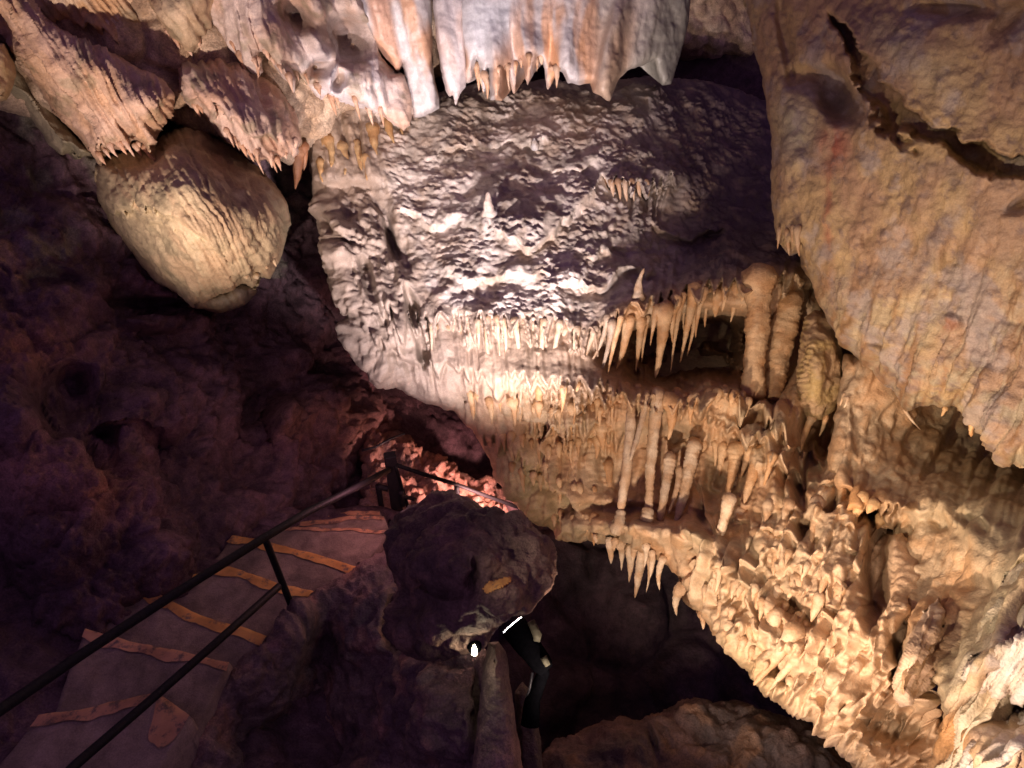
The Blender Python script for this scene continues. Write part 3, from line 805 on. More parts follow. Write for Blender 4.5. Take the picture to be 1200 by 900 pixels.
# back of the ceiling behind the lobes
o = sheet('cave_ceiling', [(-200, -160), (900, -160), (880, 60), (800, 70), (500, 90), (440, 110), (370, 160), (340, 190), (200, 140), (100, 120), (40, 130), (-60, 100), (-200, 60)],
      [(-200, -100, 4.6), (0, 0, 5.1), (100, 60, 5.35), (200, 120, 5.7), (300, 150, 6.0), (450, 100, 6.9), (300, 0, 5.75), (600, 80, 8.8), (600, -100, 7.6), (860, 40, 9.2), (860, -120, 8.4)],
      step=3, R=30, T=.3, disp=rockdisp(.10, 2., .1, 3., .02, 12), col=rockcol(BROWN * 1.6, np.array([.46, .34, .24]), 2.), mat=M_ROCK, key='ceil', back=.9)
tag(o, kind='structure')

def l2f(X, Y):
    a, b = flow(X, Y, VPT)
    return ledge(X, Y, a, [(95, 168), (130, 172), (160, 160), (185, 170)], 24, 12, .06, .1, 20, 20, 5, .05) - .16 * blob(X, Y, 175, 118, 34, 32, 20, 3) + .05 * blob(X, Y, 60, 60, 60, 10, 35, 3)
lobe('fluted_flowstone', [(-60, -40), (20, -30), (60, 25), (90, 45), (130, 62), (165, 82), (190, 92), (204, 110), (200, 136), (186, 150), (180, 172), (190, 190), (178, 192), (168, 168), (158, 163), (150, 178), (136, 176), (126, 178),
      (118, 192), (100, 172), (78, 146), (50, 115), (24, 80), (8, 45), (-10, 30), (-60, 20)],
     [(-40, -20, 4.5), (20, 20, 4.65), (60, 100, 4.85), (120, 185, 5.0), (110, 80, 4.75), (170, 110, 5.0), (190, 180, 5.05)],
     'long slanting fluted flowstone bank above the hanging bulb at upper left', 'flowstone', 'l2', .05, .20, 45, .5, PK, np.array([.50, .30, .17]), l2f, seed=2)

def l1f(X, Y):
    a, b = flow(X, Y, VPT)
    return ledge(X, Y, a, [(20, 10), (60, 22), (110, 28), (150, 50)], 14, 12, .08, .12, 20, 25, 6, .05) + ledge(X, Y, a, [(110, 60), (150, 55), (180, 60)], 18, 10, .06, .08, 16, 20, 9, .05)
lobe('ceiling_flowstone', [(10, -60), (24, 2), (38, 22), (62, 30), (80, 28), (86, 46), (110, 52), (122, 66), (136, 68), (146, 62), (158, 64), (176, 72), (196, 104), (206, 102), (208, 78), (192, 62), (178, 36), (172, -60)],
     [(20, -40, 4.95), (60, 20, 5.1), (130, 60, 5.4), (200, 95, 5.75), (170, 0, 5.4), (100, -40, 5.0)],
     'rounded ceiling flowstone with short fringe at the top left edge', 'flowstone', 'l1', .045, .17, 32, .4, np.array([.52, .38, .25]), ORANGE, l1f, seed=3)

lobe('pointed_flowstone', [(168, -60), (172, 8), (180, 24), (196, 42), (212, 58), (222, 68), (227, 62), (234, 46), (246, 32), (252, 10), (246, -60)],
     [(175, -40, 5.2), (222, 64, 5.45), (245, 0, 5.2), (210, 10, 5.15)],
     'pointed flowstone lobe with dark face hanging left of the long drapes', 'flowstone', 'l4', .05, .10, 26, .35, np.array([.54, .40, .26]), np.array([.34, .22, .13]), None, seed=4)

def l3f(X, Y):
    a, b = flow(X, Y, VPT)
    return ledge(X, Y, a, [(215, 100), (250, 118), (290, 150), (330, 160)], 28, 11, .06, .04, 20, 24, 6, .05) - .1 * blob(X, Y, 250, 110, 60, 14, 35, 3)
lobe('flowstone_curtain', [(206, 78), (216, 70), (232, 66), (262, 62), (300, 84), (332, 110), (348, 140), (352, 160), (349, 178), (344, 184), (339, 178), (330, 186), (322, 178), (319, 195), (311, 188), (298, 190), (280, 176), (258, 158), (240, 134), (224, 124), (212, 108)],
     [(208, 80, 5.5), (260, 80, 5.45), (340, 130, 5.75), (318, 190, 5.6), (240, 130, 5.35), (290, 140, 5.4)],
     'pink lit flowstone curtain with ragged teeth between bulb and yellow rock', 'flowstone', 'l3', .05, .17, 28, .35, np.array([.58, .42, .34]), np.array([.52, .30, .19]), l3f, seed=5)

def bulbf(X, Y):
    a, b = flow(X, Y, VPT)
    d = ledge(X, Y, a, [(150, 232), (200, 250), (240, 275), (262, 300)], 14, 9, .05, .06, 26, 26, 3, .03)
    d += ledge(X, Y, a, [(120, 243), (160, 246), (205, 266)], 12, 9, .04, .07, 20, 24, 13, .02)
    d += -.22 * blob(X, Y, 205, 205, 60, 36, 30, 3)
    d += .16 * blob(X, Y, 160, 188, 26, 10, 5, 3)
    return d
lobe('hanging_bulb', [(114, 196), (126, 182), (150, 178), (176, 176), (190, 160), (212, 146), (240, 152), (268, 172), (300, 196), (322, 216), (336, 238), (339, 262), (334, 284), (324, 312), (316, 326), (306, 324), (298, 337), (284, 333), (272, 343), (256, 346), (242, 356), (226, 361), (206, 344), (184, 330), (166, 308), (148, 288), (128, 262), (115, 236)],
     [(118, 215, 5.25), (180, 180, 5.2), (260, 180, 5.45), (335, 250, 5.5), (225, 355, 5.45), (220, 260, 4.95), (300, 325, 5.4), (160, 290, 5.3)],
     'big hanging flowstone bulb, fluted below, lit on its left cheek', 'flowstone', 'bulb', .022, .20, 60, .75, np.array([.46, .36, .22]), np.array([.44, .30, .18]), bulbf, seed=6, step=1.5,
     extra=lambda c, P, X, Y: mixc(c, np.array([.20, .11, .065]), .85 * np.clip(blob(X, Y, 268, 205, 62, 42, 30, 4), 0, 1) * sstep(-.6, .1, fbm(P, 5, 3))))  # shadow on the bulb's upper right, painted as dark brown
lobe('rock_lobe', [(205, 330), (240, 340), (290, 325), (300, 340), (285, 356), (262, 364), (230, 362)],
     [(205, 330, 5.9), (260, 350, 5.85), (300, 330, 6.0)], 'small grey rock lobe peeping out under the hanging bulb', 'rock', 'bulb2', .03, .07, 18, .25, BROWN * .8, GREY * .45, None, seed=16)

lobe('rock_lobe', [(-80, 10), (8, 48), (22, 82), (50, 118), (78, 150), (110, 180), (92, 184), (84, 176), (72, 182), (56, 170), (42, 150), (26, 120), (8, 115), (-80, 130)],
     [(-60, 20, 5.05), (10, 60, 5.05), (100, 180, 5.35), (40, 140, 5.3), (-60, 120, 5.2)], 'greenish tan rock lobe tucked under the long fluted bank', 'rock', 'l0', .03, .05, 26, .3, np.array([.36, .30, .20]), np.array([.24, .21, .14]), None, seed=7)
lobe('rock_lobe', [(-60, 40), (4, 50), (12, 80), (10, 100), (2, 112), (-60, 130)],
     [(-60, 60, 4.3), (8, 60, 4.5), (4, 105, 4.5)], 'cream flowstone tip cut by the left edge of the view', 'flowstone', 'l00', .03, .08, 20, .25, CREAM, OCHRE, None, seed=8)

def l5f(X, Y):
    a, b = flow(X, Y, VPT)
    d = -.12 * np.sin(a * .17 + 1.2 * np.sin(a * .05)) * sstep(150, 90, Y) * sstep(440, 380, X)
    d += .35 * blob(X, Y, 405, 45, 30, 26, 30, 4) + .3 * blob(X, Y, 378, 78, 16, 9, -30, 3) + .35 * blob(X, Y, 395, 94, 9, 12, 0, 3) + .2 * blob(X, Y, 352, 22, 30, 12, 20, 3)
    d -= .15 * blob(X, Y, 430, 105, 30, 22, 30, 3)
    d += .12 * blob(X, Y, 455, 112, 16, 16, 0, 3)
    return d
lobe('flowstone_drapes', [(222, -60), (230, 4), (246, 22), (256, 34), (262, 44), (276, 64), (292, 80), (304, 90), (308, 84), (302, 60), (314, 66), (328, 86), (340, 98), (344, 108), (345, 92), (338, 76), (352, 86), (366, 108), (376, 118), (384, 110), (400, 120), (424, 124), (444, 134), (458, 142), (474, 154), (480, 146), (484, 110), (474, 88), (462, 86), (446, 62), (440, 30), (436, -60)],
     [(225, -40, 5.2), (300, 80, 5.45), (340, 100, 5.6), (300, 0, 5.4), (380, 110, 5.95), (400, 40, 5.9), (470, 150, 6.5), (440, 0, 6.1), (480, 110, 6.5), (350, 40, 5.6)],
     'row of pink and white flowstone drapes running down to the yellow rock', 'flowstone', 'l5', .05, .10, 22, .3, np.array([.60, .48, .42]), np.array([.54, .33, .22]), l5f, seed=9,
     extra=lambda c, P, X, Y: mixc(mixc(c, np.array([.64, .61, .64]), .8 * np.clip(blob(X, Y, 400, 95, 60, 40, 20, 3), 0, 1) * sstep(-.4, .2, fbm(P, 4, 3))), np.array([.16, .11, .09]), .8 * np.clip(blob(X, Y, 408, 45, 30, 24, 30, 3) + blob(X, Y, 352, 22, 30, 12, 20, 3), 0, 1)))

# ---------------------------------------------------------------- pieces in front of the right slope
lobe('flowstone_fin', [(1100, 700), (1082, 722), (1068, 745), (1056, 772), (1048, 800), (1050, 820), (1054, 828), (1066, 819), (1084, 806), (1094, 790), (1092, 770), (1100, 748), (1110, 720)],
     [(1100, 705, 3.45), (1050, 820, 3.15), (1090, 795, 3.2), (1070, 760, 3.15)], 'pink cream leaf shaped fin hanging beside the dark crack of the right slope', 'flowstone', 'fin', .03, .10, 14, .2,
     np.array([.56, .42, .30]), np.array([.55, .36, .22]), lambda X, Y: .10 * blob(X, Y, 1076, 800, 14, 9, -30, 4), vp=VPS, seed=21, jag=2, back=.35, step=1.3)
lobe('flowstone_pillar', [(1225, 640), (1196, 655), (1178, 690), (1160, 725), (1146, 760), (1130, 790), (1116, 812), (1110, 845), (1102, 880), (1090, 925), (1088, 975), (1165, 975), (1160, 900), (1168, 850), (1190, 810), (1230, 800)],
     [(1210, 650, 3.1), (1150, 770, 2.85), (1110, 850, 2.8), (1100, 960, 2.55), (1160, 950, 2.45), (1200, 780, 2.75), (1180, 720, 2.85)], 'smooth pale cream pillar running down the bottom right corner', 'flowstone', 'rpillar', .05, .045, 24, .25,
     np.array([.62, .52, .36]), np.array([.58, .44, .28]), None, vp=VPS, seed=22, jag=3, back=.4, step=1.4, rough=.6)
lobe('flowstone_shelf', [(1118, 792), (1130, 778), (1150, 764), (1172, 752), (1196, 742), (1235, 730), (1235, 806), (1205, 812), (1192, 820), (1180, 808), (1170, 822), (1158, 808), (1148, 816), (1140, 802), (1130, 808)],
     [(1120, 790, 2.75), (1170, 760, 2.6), (1230, 740, 2.5), (1230, 800, 2.55), (1160, 812, 2.68)], 'white ruffled flowstone shelf jutting out across the pale corner pillar', 'flowstone', 'rshelf', .035, .12, 12, .16,
     np.array([.66, .60, .54]), np.array([.60, .46, .34]), lambda X, Y: .10 * sstep(0, 20, Y - (865 - .085 * X - 0)) * 0, vp=VPS, seed=23, jag=4, back=.3, step=1.3)
lobe('flowstone_mass', [(1128, 905), (1140, 872), (1160, 850), (1190, 838), (1235, 828), (1235, 980), (1120, 980), (1122, 940)],
     [(1130, 900, 2.6), (1180, 850, 2.7), (1230, 840, 2.62), (1230, 960, 2.4), (1130, 960, 2.48)], 'bright rough white flowstone mass cut by the bottom right corner of the view', 'flowstone', 'rknob', .045, .07, 20, .2,
     np.array([.68, .60, .52]), np.array([.60, .42, .26]), None, vp=VPS, seed=24, jag=4, back=.4, step=1.4)

# ---------------------------------------------------------------- ceiling draperies in the middle
def drape(name, poly, ctrl, label, key, seed, fold, extra=None):
    def feats(X, Y):
        a, b = flow(X, Y, (660, 900))
        return fold(X, Y, a)
    def disp(P, X, Y, N):
        a, b = flow(X, Y, (660, 900))
        return .03 * fbm(P, 3, 3, off=seed) + .008 * fbm(P, 18, 3, off=seed) + .035 * ridged(n2(a * .10, b * .008, seed), 1, 3)
    def colf(P, X, Y):
        a, b = flow(X, Y, (660, 900))
        m = fbm(n2(a * .07, b * .012, seed), 1, 3)
        c = mixc(np.array([.50, .46, .45]), np.array([.47, .28, .18]), sstep(-.15, .35, m))
        if extra: c = extra(c, P, X, Y, a)
        return c
    o = sheet(name, poly, ctrl, step=1.6, R=12, T=.16, feats=feats, disp=disp, col=colf, mat=M_DRAPE, jag=1.2, seed=seed, key=key, back=.5)
    return tag(o, label, 'drapery')
drape('drapery', [(404, -60), (410, 2), (424, 24), (440, 50), (452, 68), (462, 80), (466, 86), (472, 72), (478, 96), (482, 120), (484, 138), (498, 136), (513, 126), (511, 100), (506, 72), (506, 30), (503, -60)],
      [(410, -40, 6.1), (460, 70, 6.5), (485, 135, 6.75), (510, 125, 6.8), (505, 0, 6.5), (450, 0, 6.2)],
      'salmon striped drapery column reaching down onto the block', 'd1', 31,
      lambda X, Y, a: -.10 * np.abs(np.sin(a * .085 + .6)) - .05 * np.sin(a * .21),
      lambda c, P, X, Y, a: mixc(c, np.array([.55, .30, .19]), .8 * sstep(.2, .8, np.sin(a * .17 + 2.2))))
drape('drapery', [(507, -60), (509, 10), (512, 40), (517, 75), (523, 105), (527, 112), (531, 110), (534, 124), (538, 110), (545, 102), (547, 80), (545, 40), (542, -60)],
      [(508, -40, 6.35), (533, 120, 6.6), (545, 60, 6.4), (525, 40, 6.35)],
      'narrow white drapery tongue with a thin pointed tip', 'd2', 32, lambda X, Y, a: -.08 * np.abs(np.sin(a * .1 + .2)),
      lambda c, P, X, Y, a: mixc(c, np.array([.62, .56, .56]), .6))
def dmain(c, P, X, Y, a):
    c = mixc(c, np.array([.48, .49, .52]), .9 * np.clip(blob(X, Y, 575, 25, 40, 40, 0, 4), 0, 1))
    st = sstep(.1, .7, np.sin(a * .33 + .8 * np.sin(Y * .05)))
    c = mixc(c, np.array([.56, .28, .13]), .75 * st * np.clip(blob(X, Y, 640, 55, 46, 60, 0, 4), 0, 1))
    c = mixc(c, np.array([.46, .40, .33]), .8 * sstep(690, 710, X))
    c = mixc(c, np.array([.46, .27, .14]), .7 * np.clip(blob(X, Y, 722, 70, 14, 60, 12, 3), 0, 1))
    c = mixc(c, np.array([.26, .25, .21]), .8 * sstep(735, 770, X - .25 * (60 - Y)))
    return c
def mfold(X, Y, a):
    fr = sstep(20, 60, Y) * sstep(560, 580, X) * sstep(690, 660, X)
    return -.12 * np.abs(np.sin(a * .058 + .4)) * (1 - fr) - fr * .20 * np.abs(np.sin(a * .135)) - .20 * blob(X, Y, 716, 60, 12, 70, 10, 4) + .15 * sstep(745, 800, X)
drape('drapery', [(540, -60), (541, 40), (545, 82), (548, 96), (552, 92), (556, 78), (559, 68), (562, 76), (565, 92), (567, 107), (570, 92), (572, 80), (574, 100), (575, 117), (587, 117), (588, 96), (590, 78), (594, 82), (599, 98), (603, 113), (605, 94), (607, 72), (611, 66), (614, 76),
       (615, 92), (618, 101), (622, 92), (626, 80), (630, 66), (634, 65), (638, 78), (640, 92), (642, 104), (648, 92), (655, 82), (660, 84), (666, 96), (680, 98), (692, 97), (695, 108), (706, 114), (714, 118), (718, 106), (724, 92), (734, 82), (752, 76), (766, 70), (771, 86), (776, 100), (786, 98), (792, 78), (800, 50), (808, 20), (812, -60)],
      [(540, -40, 6.3), (560, 70, 6.5), (640, 100, 6.65), (714, 115, 6.75), (780, 95, 7.2), (810, -40, 7.1), (660, -40, 6.4), (640, 20, 6.45)],
      'wide white and orange banded drapery with a row of hanging points', 'd3', 33, mfold, dmain)

# ---------------------------------------------------------------- lower left rocks, boulder, pillars
o = sheet('rubble_slope', [(425, 520), (432, 505), (448, 508), (465, 504), (480, 512), (495, 528), (515, 534), (535, 548), (548, 556), (560, 562), (575, 560), (590, 575), (610, 592), (640, 618), (655, 640), (640, 665), (590, 720), (440, 740), (425, 600)],
      [(430, 515, 7.6), (470, 505, 7.9), (560, 560, 7.9), (640, 620, 8.0), (450, 600, 6.9), (560, 640, 6.9), (650, 700, 6.9), (440, 750, 6.)],
      step=1.8, R=10, T=.2, disp=rockdisp(.16, 3., .04, 11., .10, 11), col=rockcol(np.array([.42, .24, .19]), np.array([.36, .20, .14]), 3., c=np.array([.50, .34, .28])), mat=M_ROCK, key='rubble', jag=4)
tag(o, kind='structure')

def bou_feats(X, Y):
    return (-.10 * blob(X, Y, 525, 665, 30, 32, 10, 3) - .1 * blob(X, Y, 590, 710, 40, 26, -20, 3) + .10 * blob(X, Y, 552, 672, 6, 22, 25, 3) + .10 * blob(X, Y, 512, 690, 30, 6, 20, 3)
            - .06 * blob(X, Y, 572, 655, 14, 9, 0, 3) - .12 * blob(X, Y, 500, 735, 26, 24, 0, 3) - .08 * blob(X, Y, 548, 715, 14, 16, 0, 3) + .1 * blob(X, Y, 470, 700, 14, 30, 10, 3))
o = sheet('boulder', [(452, 640), (458, 612), (478, 592), (505, 578), (530, 575), (555, 584), (580, 596), (605, 610), (628, 624), (643, 640), (650, 665), (645, 688), (632, 702), (620, 716), (604, 724), (588, 732), (572, 748), (556, 764), (530, 775), (500, 772), (470, 762), (452, 740), (456, 712), (466, 690), (455, 665)],
      [(455, 640, 3.95), (520, 580, 3.75), (645, 650, 3.4), (600, 728, 3.22), (500, 760, 3.55), (550, 670, 3.25), (455, 730, 3.75)],
      step=1.6, R=45, T=.25, feats=bou_feats, disp=rockdisp(.08, 3., .03, 4.5, .025, 14), col=rockcol(np.array([.11, .07, .058]), np.array([.17, .105, .085]), 2., c=np.array([.24, .14, .10])), mat=M_ROCK, key='boulder', back=.3)
tag(o, 'big dark rounded boulder with a dab of yellow paint beside the stairs', 'boulder')
# paint dab that lies on the boulder
def dab(key, poly, name, mat, label=None, parent=None, lift=.012):
    pts = np.array(poly, float); xs = np.arange(pts[:, 0].min(), pts[:, 0].max() + 1.5, 1.5); ys = np.arange(pts[:, 1].min(), pts[:, 1].max() + 1.5, 1.5)
    dp = densify(poly, 3, .8, 3)
    V = []; F = []; id_ = {}
    def inside(x, y):
        A = dp; B = np.roll(dp, -1, 0)
        m = (A[:, 1] <= y) != (B[:, 1] <= y)
        return ((A[m, 0] + (y - A[m, 1]) / (B[m, 1] - A[m, 1]) * (B[m, 0] - A[m, 0])) > x).sum() % 2 == 1
    def vid(i, j):
        if (i, j) not in id_:
            id_[(i, j)] = len(V)
            t = depth_at(key, xs[i], ys[j]); V.append(at(xs[i], ys[j], t - lift))
        return id_[(i, j)]
    for i in range(len(xs) - 1):
        for j in range(len(ys) - 1):
            if inside(xs[i] + .75, ys[j] + .75): F.append((vid(i, j), vid(i, j + 1), vid(i + 1, j + 1), vid(i + 1, j)))
    o = mesh_obj(name, V, F, mat, parent)
    md = o.modifiers.new('thick', 'SOLIDIFY'); md.thickness = .01; md.offset = -1
    return o
B = o
pd = dab('boulder', [(566, 690), (572, 682), (590, 677), (598, 676), (599, 681), (585, 688), (570, 696)], 'yellow_paint', M_PAINT)
pd.data.transform(Matrix.Translation(pd.location - B.location)); pd.location = (0, 0, 0); pd.parent = B

def sr_feats(X, Y):
    return (-.16 * blob(X, Y, 318, 765, 46, 60, 20, 4) + .25 * blob(X, Y, 372, 790, 18, 70, 14, 3) - .12 * blob(X, Y, 440, 685, 34, 30, 0, 3) + .45 * blob(X, Y, 466, 735, 14, 28, 0, 4) - .15 * blob(X, Y, 425, 760, 34, 50, 0, 3)
            - .22 * blob(X, Y, 520, 860, 44, 46, 0, 3) + .2 * blob(X, Y, 560, 820, 12, 40, 0, 3) + .3 * blob(X, Y, 340, 870, 60, 30, 0, 3) - .1 * blob(X, Y, 490, 800, 26, 26, 0, 3))
o = sheet('rock_face', [(215, 960), (225, 880), (240, 830), (266, 786), (288, 768), (312, 750), (330, 728), (350, 712), (368, 698), (395, 680), (418, 668), (440, 648), (462, 630), (480, 640), (486, 660), (478, 700), (480, 740), (520, 760), (560, 756), (585, 790), (600, 840), (620, 1000), (215, 1000)],
      [(230, 880, 4.0), (270, 790, 4.36), (330, 735, 4.8), (370, 700, 5.05), (462, 632, 5.75), (400, 800, 4.9), (300, 880, 4.3), (510, 870, 3.9), (450, 700, 4.9), (560, 780, 3.75), (600, 960, 3.7)],
      step=2., R=20, T=.2, feats=sr_feats, disp=rockdisp(.12, 2.4, .05, 3., .035, 12), col=rockcol(np.array([.22, .15, .13]), np.array([.15, .10, .10]), 2., c=np.array([.34, .19, .14])), mat=M_ROCK, key='siderock', jag=4)
tag(o, kind='structure')

o = sheet('rock_pillar', [(572, 752), (584, 752), (592, 764), (597, 795), (603, 830), (608, 870), (612, 960), (545, 960), (556, 880), (562, 820), (566, 780)],
      [(575, 755, 3.45), (595, 800, 3.45), (560, 900, 3.35), (605, 930, 3.35)], step=1.6, R=20, T=.2, disp=rockdisp(.02, 3, .01, 6, .006, 20),
      feats=lambda X, Y: .05 * blob(X, Y, 579.5, 775, 2.2, 2.2), col=rockcol(np.array([.20, .15, .125]), np.array([.24, .155, .13]), 2.), mat=M_ROCK, key='pillar', jag=1, back=.4)
tag(o, 'smooth grey brown rock pillar under the small glaring lamp', 'rock pillar')
o = sheet('rock_pillar', [(603, 812), (612, 800), (622, 812), (630, 842), (635, 880), (641, 960), (604, 960), (606, 870)],
      [(605, 820, 3.95), (628, 830, 3.95), (640, 940, 3.8), (605, 950, 3.8)], step=1.6, R=9, T=.12, disp=rockdisp(.02, 3, .01, 6, .006, 20),
      col=rockcol(DARK * .6, DARK * .9, 2.), mat=M_ROCK, key='pillar2', jag=1, back=.3)
tag(o, 'dark narrow rock pillar directly beneath the tilted floodlight', 'rock pillar')

o = sheet('boulder', [(610, 960), (632, 895), (650, 868), (680, 858), (705, 848), (728, 843), (750, 846), (775, 838), (800, 824), (820, 817), (838, 824), (870, 823), (905, 836), (950, 852), (990, 885), (1010, 905), (1060, 1000), (600, 1000)],
      [(640, 890, 4.8), (720, 845, 5.0), (820, 820, 5.1), (930, 845, 4.9), (1000, 900, 4.6), (700, 980, 4.2), (900, 980, 4.2)],
      step=2, R=30, T=.35, feats=lambda X, Y: .12 * blob(X, Y, 764, 868, 4, 16, -18, 4) + .08 * blob(X, Y, 782, 868, 4, 12, -25, 4) - .1 * blob(X, Y, 735, 868, 40, 24, 0, 3) - .1 * blob(X, Y, 910, 880, 60, 30, 25, 3),
      disp=rockdisp(.07, 2.6, .05, 4., .025, 16), col=rockcol(np.array([.15, .095, .08]), np.array([.10, .075, .068]), 2., c=np.array([.22, .13, .08])), mat=M_ROCK, key='rock2', jag=3)
tag(o, 'broad pinkish brown boulder lying below the dark pit at bottom centre', 'boulder')

# ---------------------------------------------------------------- stalactites
NSTAL = [0]
def vert_tip(root, x, y):
    """point on the sight line of (x, y) that hangs most nearly below root"""
    d = at(x, y, 1.); r = root
    h = d[:2]; t = (h @ r[:2]) / (h @ h)
    return d * t
def spike(x0, y0, x1, y1, w, key='block', label='', group=None, col=CREAM, tipw=.12, name='stalactite', cat='stalactite', lift=.02, ring=.05, depth=None, seed=None, up=False, tipdepth=None, along=False):
    k = NSTAL[0]; NSTAL[0] += 1
    rng = np.random.default_rng(100 + k)
    t = depth if depth else depth_at(key, x0, y0) - lift
    root = at(x0, y0, t)
    tip = vert_tip(root, x1, y1)
    if tipdepth: tip = at(x1, y1, tipdepth)
    r0_ = w * t / FPX / 2
    if along:
        root = at(x0, y0, t + r0_ * .5)
        tip = at(x1, y1, min(depth_at(key, x1, y1) - r0_ * .5, t + .35 * math.hypot(x1 - x0, y1 - y0) * t / FPX))
    tt = tip @ Fv
    lim = .45 * math.hypot(x1 - x0, y1 - y0) * t / FPX
    if abs(tt - t) > lim: tip = at(x1, y1, t + np.sign(tt - t) * lim)
    L = np.linalg.norm(tip - root); px = t / FPX
    n = int(np.clip(np.hypot(x1 - x0, y1 - y0) / 1.6, 12, 60)); m = 12 if w < 12 else 18
    s = np.linspace(-.12, 1, n)
    r0 = w * px / 2
    prof = np.where(s < 0, 1.0 + s * 4., (1 - np.clip(s, 0, 1) ** 1.4) * (1 - tipw) + tipw)
    prof = prof * (1 + .25 * np.exp(-np.clip(s, 0, 1) / .12))
    prof[-1] *= .15; prof[-2] *= .75
    ph = rng.uniform(0, 9)
    prof = prof * (1 + ring * np.sin(s * L * 6.28 / .034 + 2 * np.sin(s * 7 + ph)) + .10 * np.sin(s * 5.1 + ph) + .06 * np.sin(s * 13 + ph))
    ax = tip - root
    bend = rng.normal(0, .03, 3) * L
    cl = root[None] + ax[None] * s[:, None] + bend[None] * (np.sin(np.clip(s, 0, 1) * math.pi))[:, None]
    ray = root / np.linalg.norm(root)
    cl = cl + ray[None] * (np.clip(-s, 0, 1) / .12 * (.22 + r0 * 2.5))[:, None] - ax[None] * (np.clip(s, -1, 0) * .6)[:, None]
    V, F = tube(cl, r0 * prof, m)
    # knobbly skin with shallow runnels
    c2 = np.repeat(cl, m, 0); dirv = V - c2
    nz = fbm(V.astype(np.float32), (9, 9, 4), 3, off=ph) * .22 + fbm(V.astype(np.float32), 30, 2, off=ph) * .16
    V = c2 + dirv * (1 + nz[:, None])
    f = sstep(-.3, .3, fbm(V.astype(np.float32), 7, 3, off=ph))
    C = mixc(np.asarray(col) * 1.12, np.asarray(col) * np.array([.92, .78, .66]), f)
    o = mesh_obj(name, V, F, M_FLOW, None, C)
    return tag(o, label, cat, group)

def fringe(line, n, lmin, lmax, w, key, label, group, vp=VPB, col=CREAM, seed=0, ring=.05, along=False):
    rng = np.random.default_rng(seed)
    lx = [p[0] for p in line]; ly = [p[1] for p in line]
    L = np.cumsum([0] + [math.hypot(line[i + 1][0] - line[i][0], line[i + 1][1] - line[i][1]) for i in range(len(line) - 1)])
    for k in range(n):
        s = (k + .5 + rng.uniform(-.35, .35)) / n * L[-1]
        x = np.interp(s, L, lx); y = np.interp(s, L, ly) + rng.uniform(-4, 3)
        ln = rng.uniform(lmin, lmax) * (1 if rng.random() < .75 else .5)
        d = np.array([vp[0] - x, vp[1] - y]); d /= np.linalg.norm(d)
        spike(x, y, x + d[0] * ln, y + d[1] * ln, w * rng.uniform(.7, 1.35), key, label, group, np.asarray(col) * rng.uniform(.88, 1.1), rng.uniform(.06, .25), ring=ring, along=along)

W_ = np.array([.52, .40, .27]); OR_ = np.array([.50, .33, .18])
G1 = 'thin pale stalactites along the upper front edge'
for (x, y, X, Y, w) in [(505, 380, 506, 420, 5), (515, 382, 516, 412, 5), (524, 383, 525, 402, 5), (532, 382, 533, 404, 5), (541, 382, 541, 406, 6), (550, 378, 550, 412, 6), (560, 376, 561, 410, 6), (572, 372, 577, 438, 7), (582, 372, 586, 420, 6), (590, 374, 592, 425, 6), (603, 376, 612, 436, 8),
                        (612, 378, 622, 442, 8), (637, 376, 627, 443, 8), (648, 378, 642, 420, 6), (656, 378, 643, 440, 7), (664, 384, 658, 428, 6), (676, 386, 668, 444, 7), (684, 388, 680, 410, 6), (697, 386, 674, 440, 7), (712, 372, 692, 425, 7), (718, 378, 700, 448, 8)]:
    spike(x, y, X, Y, w, 'block', 'thin pale stalactite in the row under the rough top edge of the block', G1, np.array([.32, .24, .17]), .2, lift=-.004)
G2 = 'stalactites of the right shelf'
for (x, y, X, Y, w) in [(728, 372, 712, 440, 7), (733, 376, 730, 412, 6), (759, 372, 752, 425, 6), (770, 360, 762, 405, 7), (786, 358, 777, 414, 6), (800, 346, 786, 436, 7), (808, 344, 801, 388, 6), (826, 340, 815, 396, 8), (834, 340, 826, 384, 6), (850, 338, 846, 366, 8), (862, 334, 856, 378, 9), (872, 332, 868, 362, 8)]:
    spike(x, y, X, Y, w, 'block', 'slender tan stalactite between the bigger ones along the rim of the dark hollow', 'slender stalactites along the rim of the hollow', OR_ * .95, .2)
fringe([(730, 452), (770, 458), (810, 464), (850, 456), (885, 470)], 12, 10, 24, 9, 'block', 'short drip on the lower lip of the dark hollow', 'drips on the lower lip of the hollow', VPB, OR_, 71, along=True)
for (x, y, X, Y, w, lb) in [(738, 374, 722, 434, 11, 'forked looking pale stalactite at the left end of the dark hollow'), (752, 376, 745, 436, 9, 'slim stalactite just left of the biggest one over the hollow'),
                            (779, 364, 768, 443, 17, 'biggest broad cream stalactite hanging over the dark hollow'), (792, 350, 788, 402, 12, 'short tan stalactite right of the biggest one over the hollow'),
                            (814, 338, 797, 425, 12, 'long slanting tan stalactite in the middle of the hollow'), (820, 335, 805, 418, 10, 'dim slanting stalactite behind the long tan one in the hollow'),
                            (842, 345, 838, 372, 15, 'stubby tan stalactite on the right half of the shelf over the hollow')]:
    spike(x, y, X, Y, w, 'block', lb, G2, OR_ * 1.05, .14)
spike(884, 328, 883, 360, 14, 'block', 'stout stalactite at the head of the ribbed column right of the hollow', G2, OR_, .3)
spike(890, 330, 880, 470, 30, 'block', 'thick ribbed flowstone column right of the dark hollow', None, OR_ * .95, .8, 'column', 'column', ring=.035, tipdepth=5.7)
spike(925, 355, 905, 470, 28, 'block', 'second ribbed column close behind the hanging shield', None, OR_ * .9, .7, 'column', 'column', ring=.035, tipdepth=5.75)
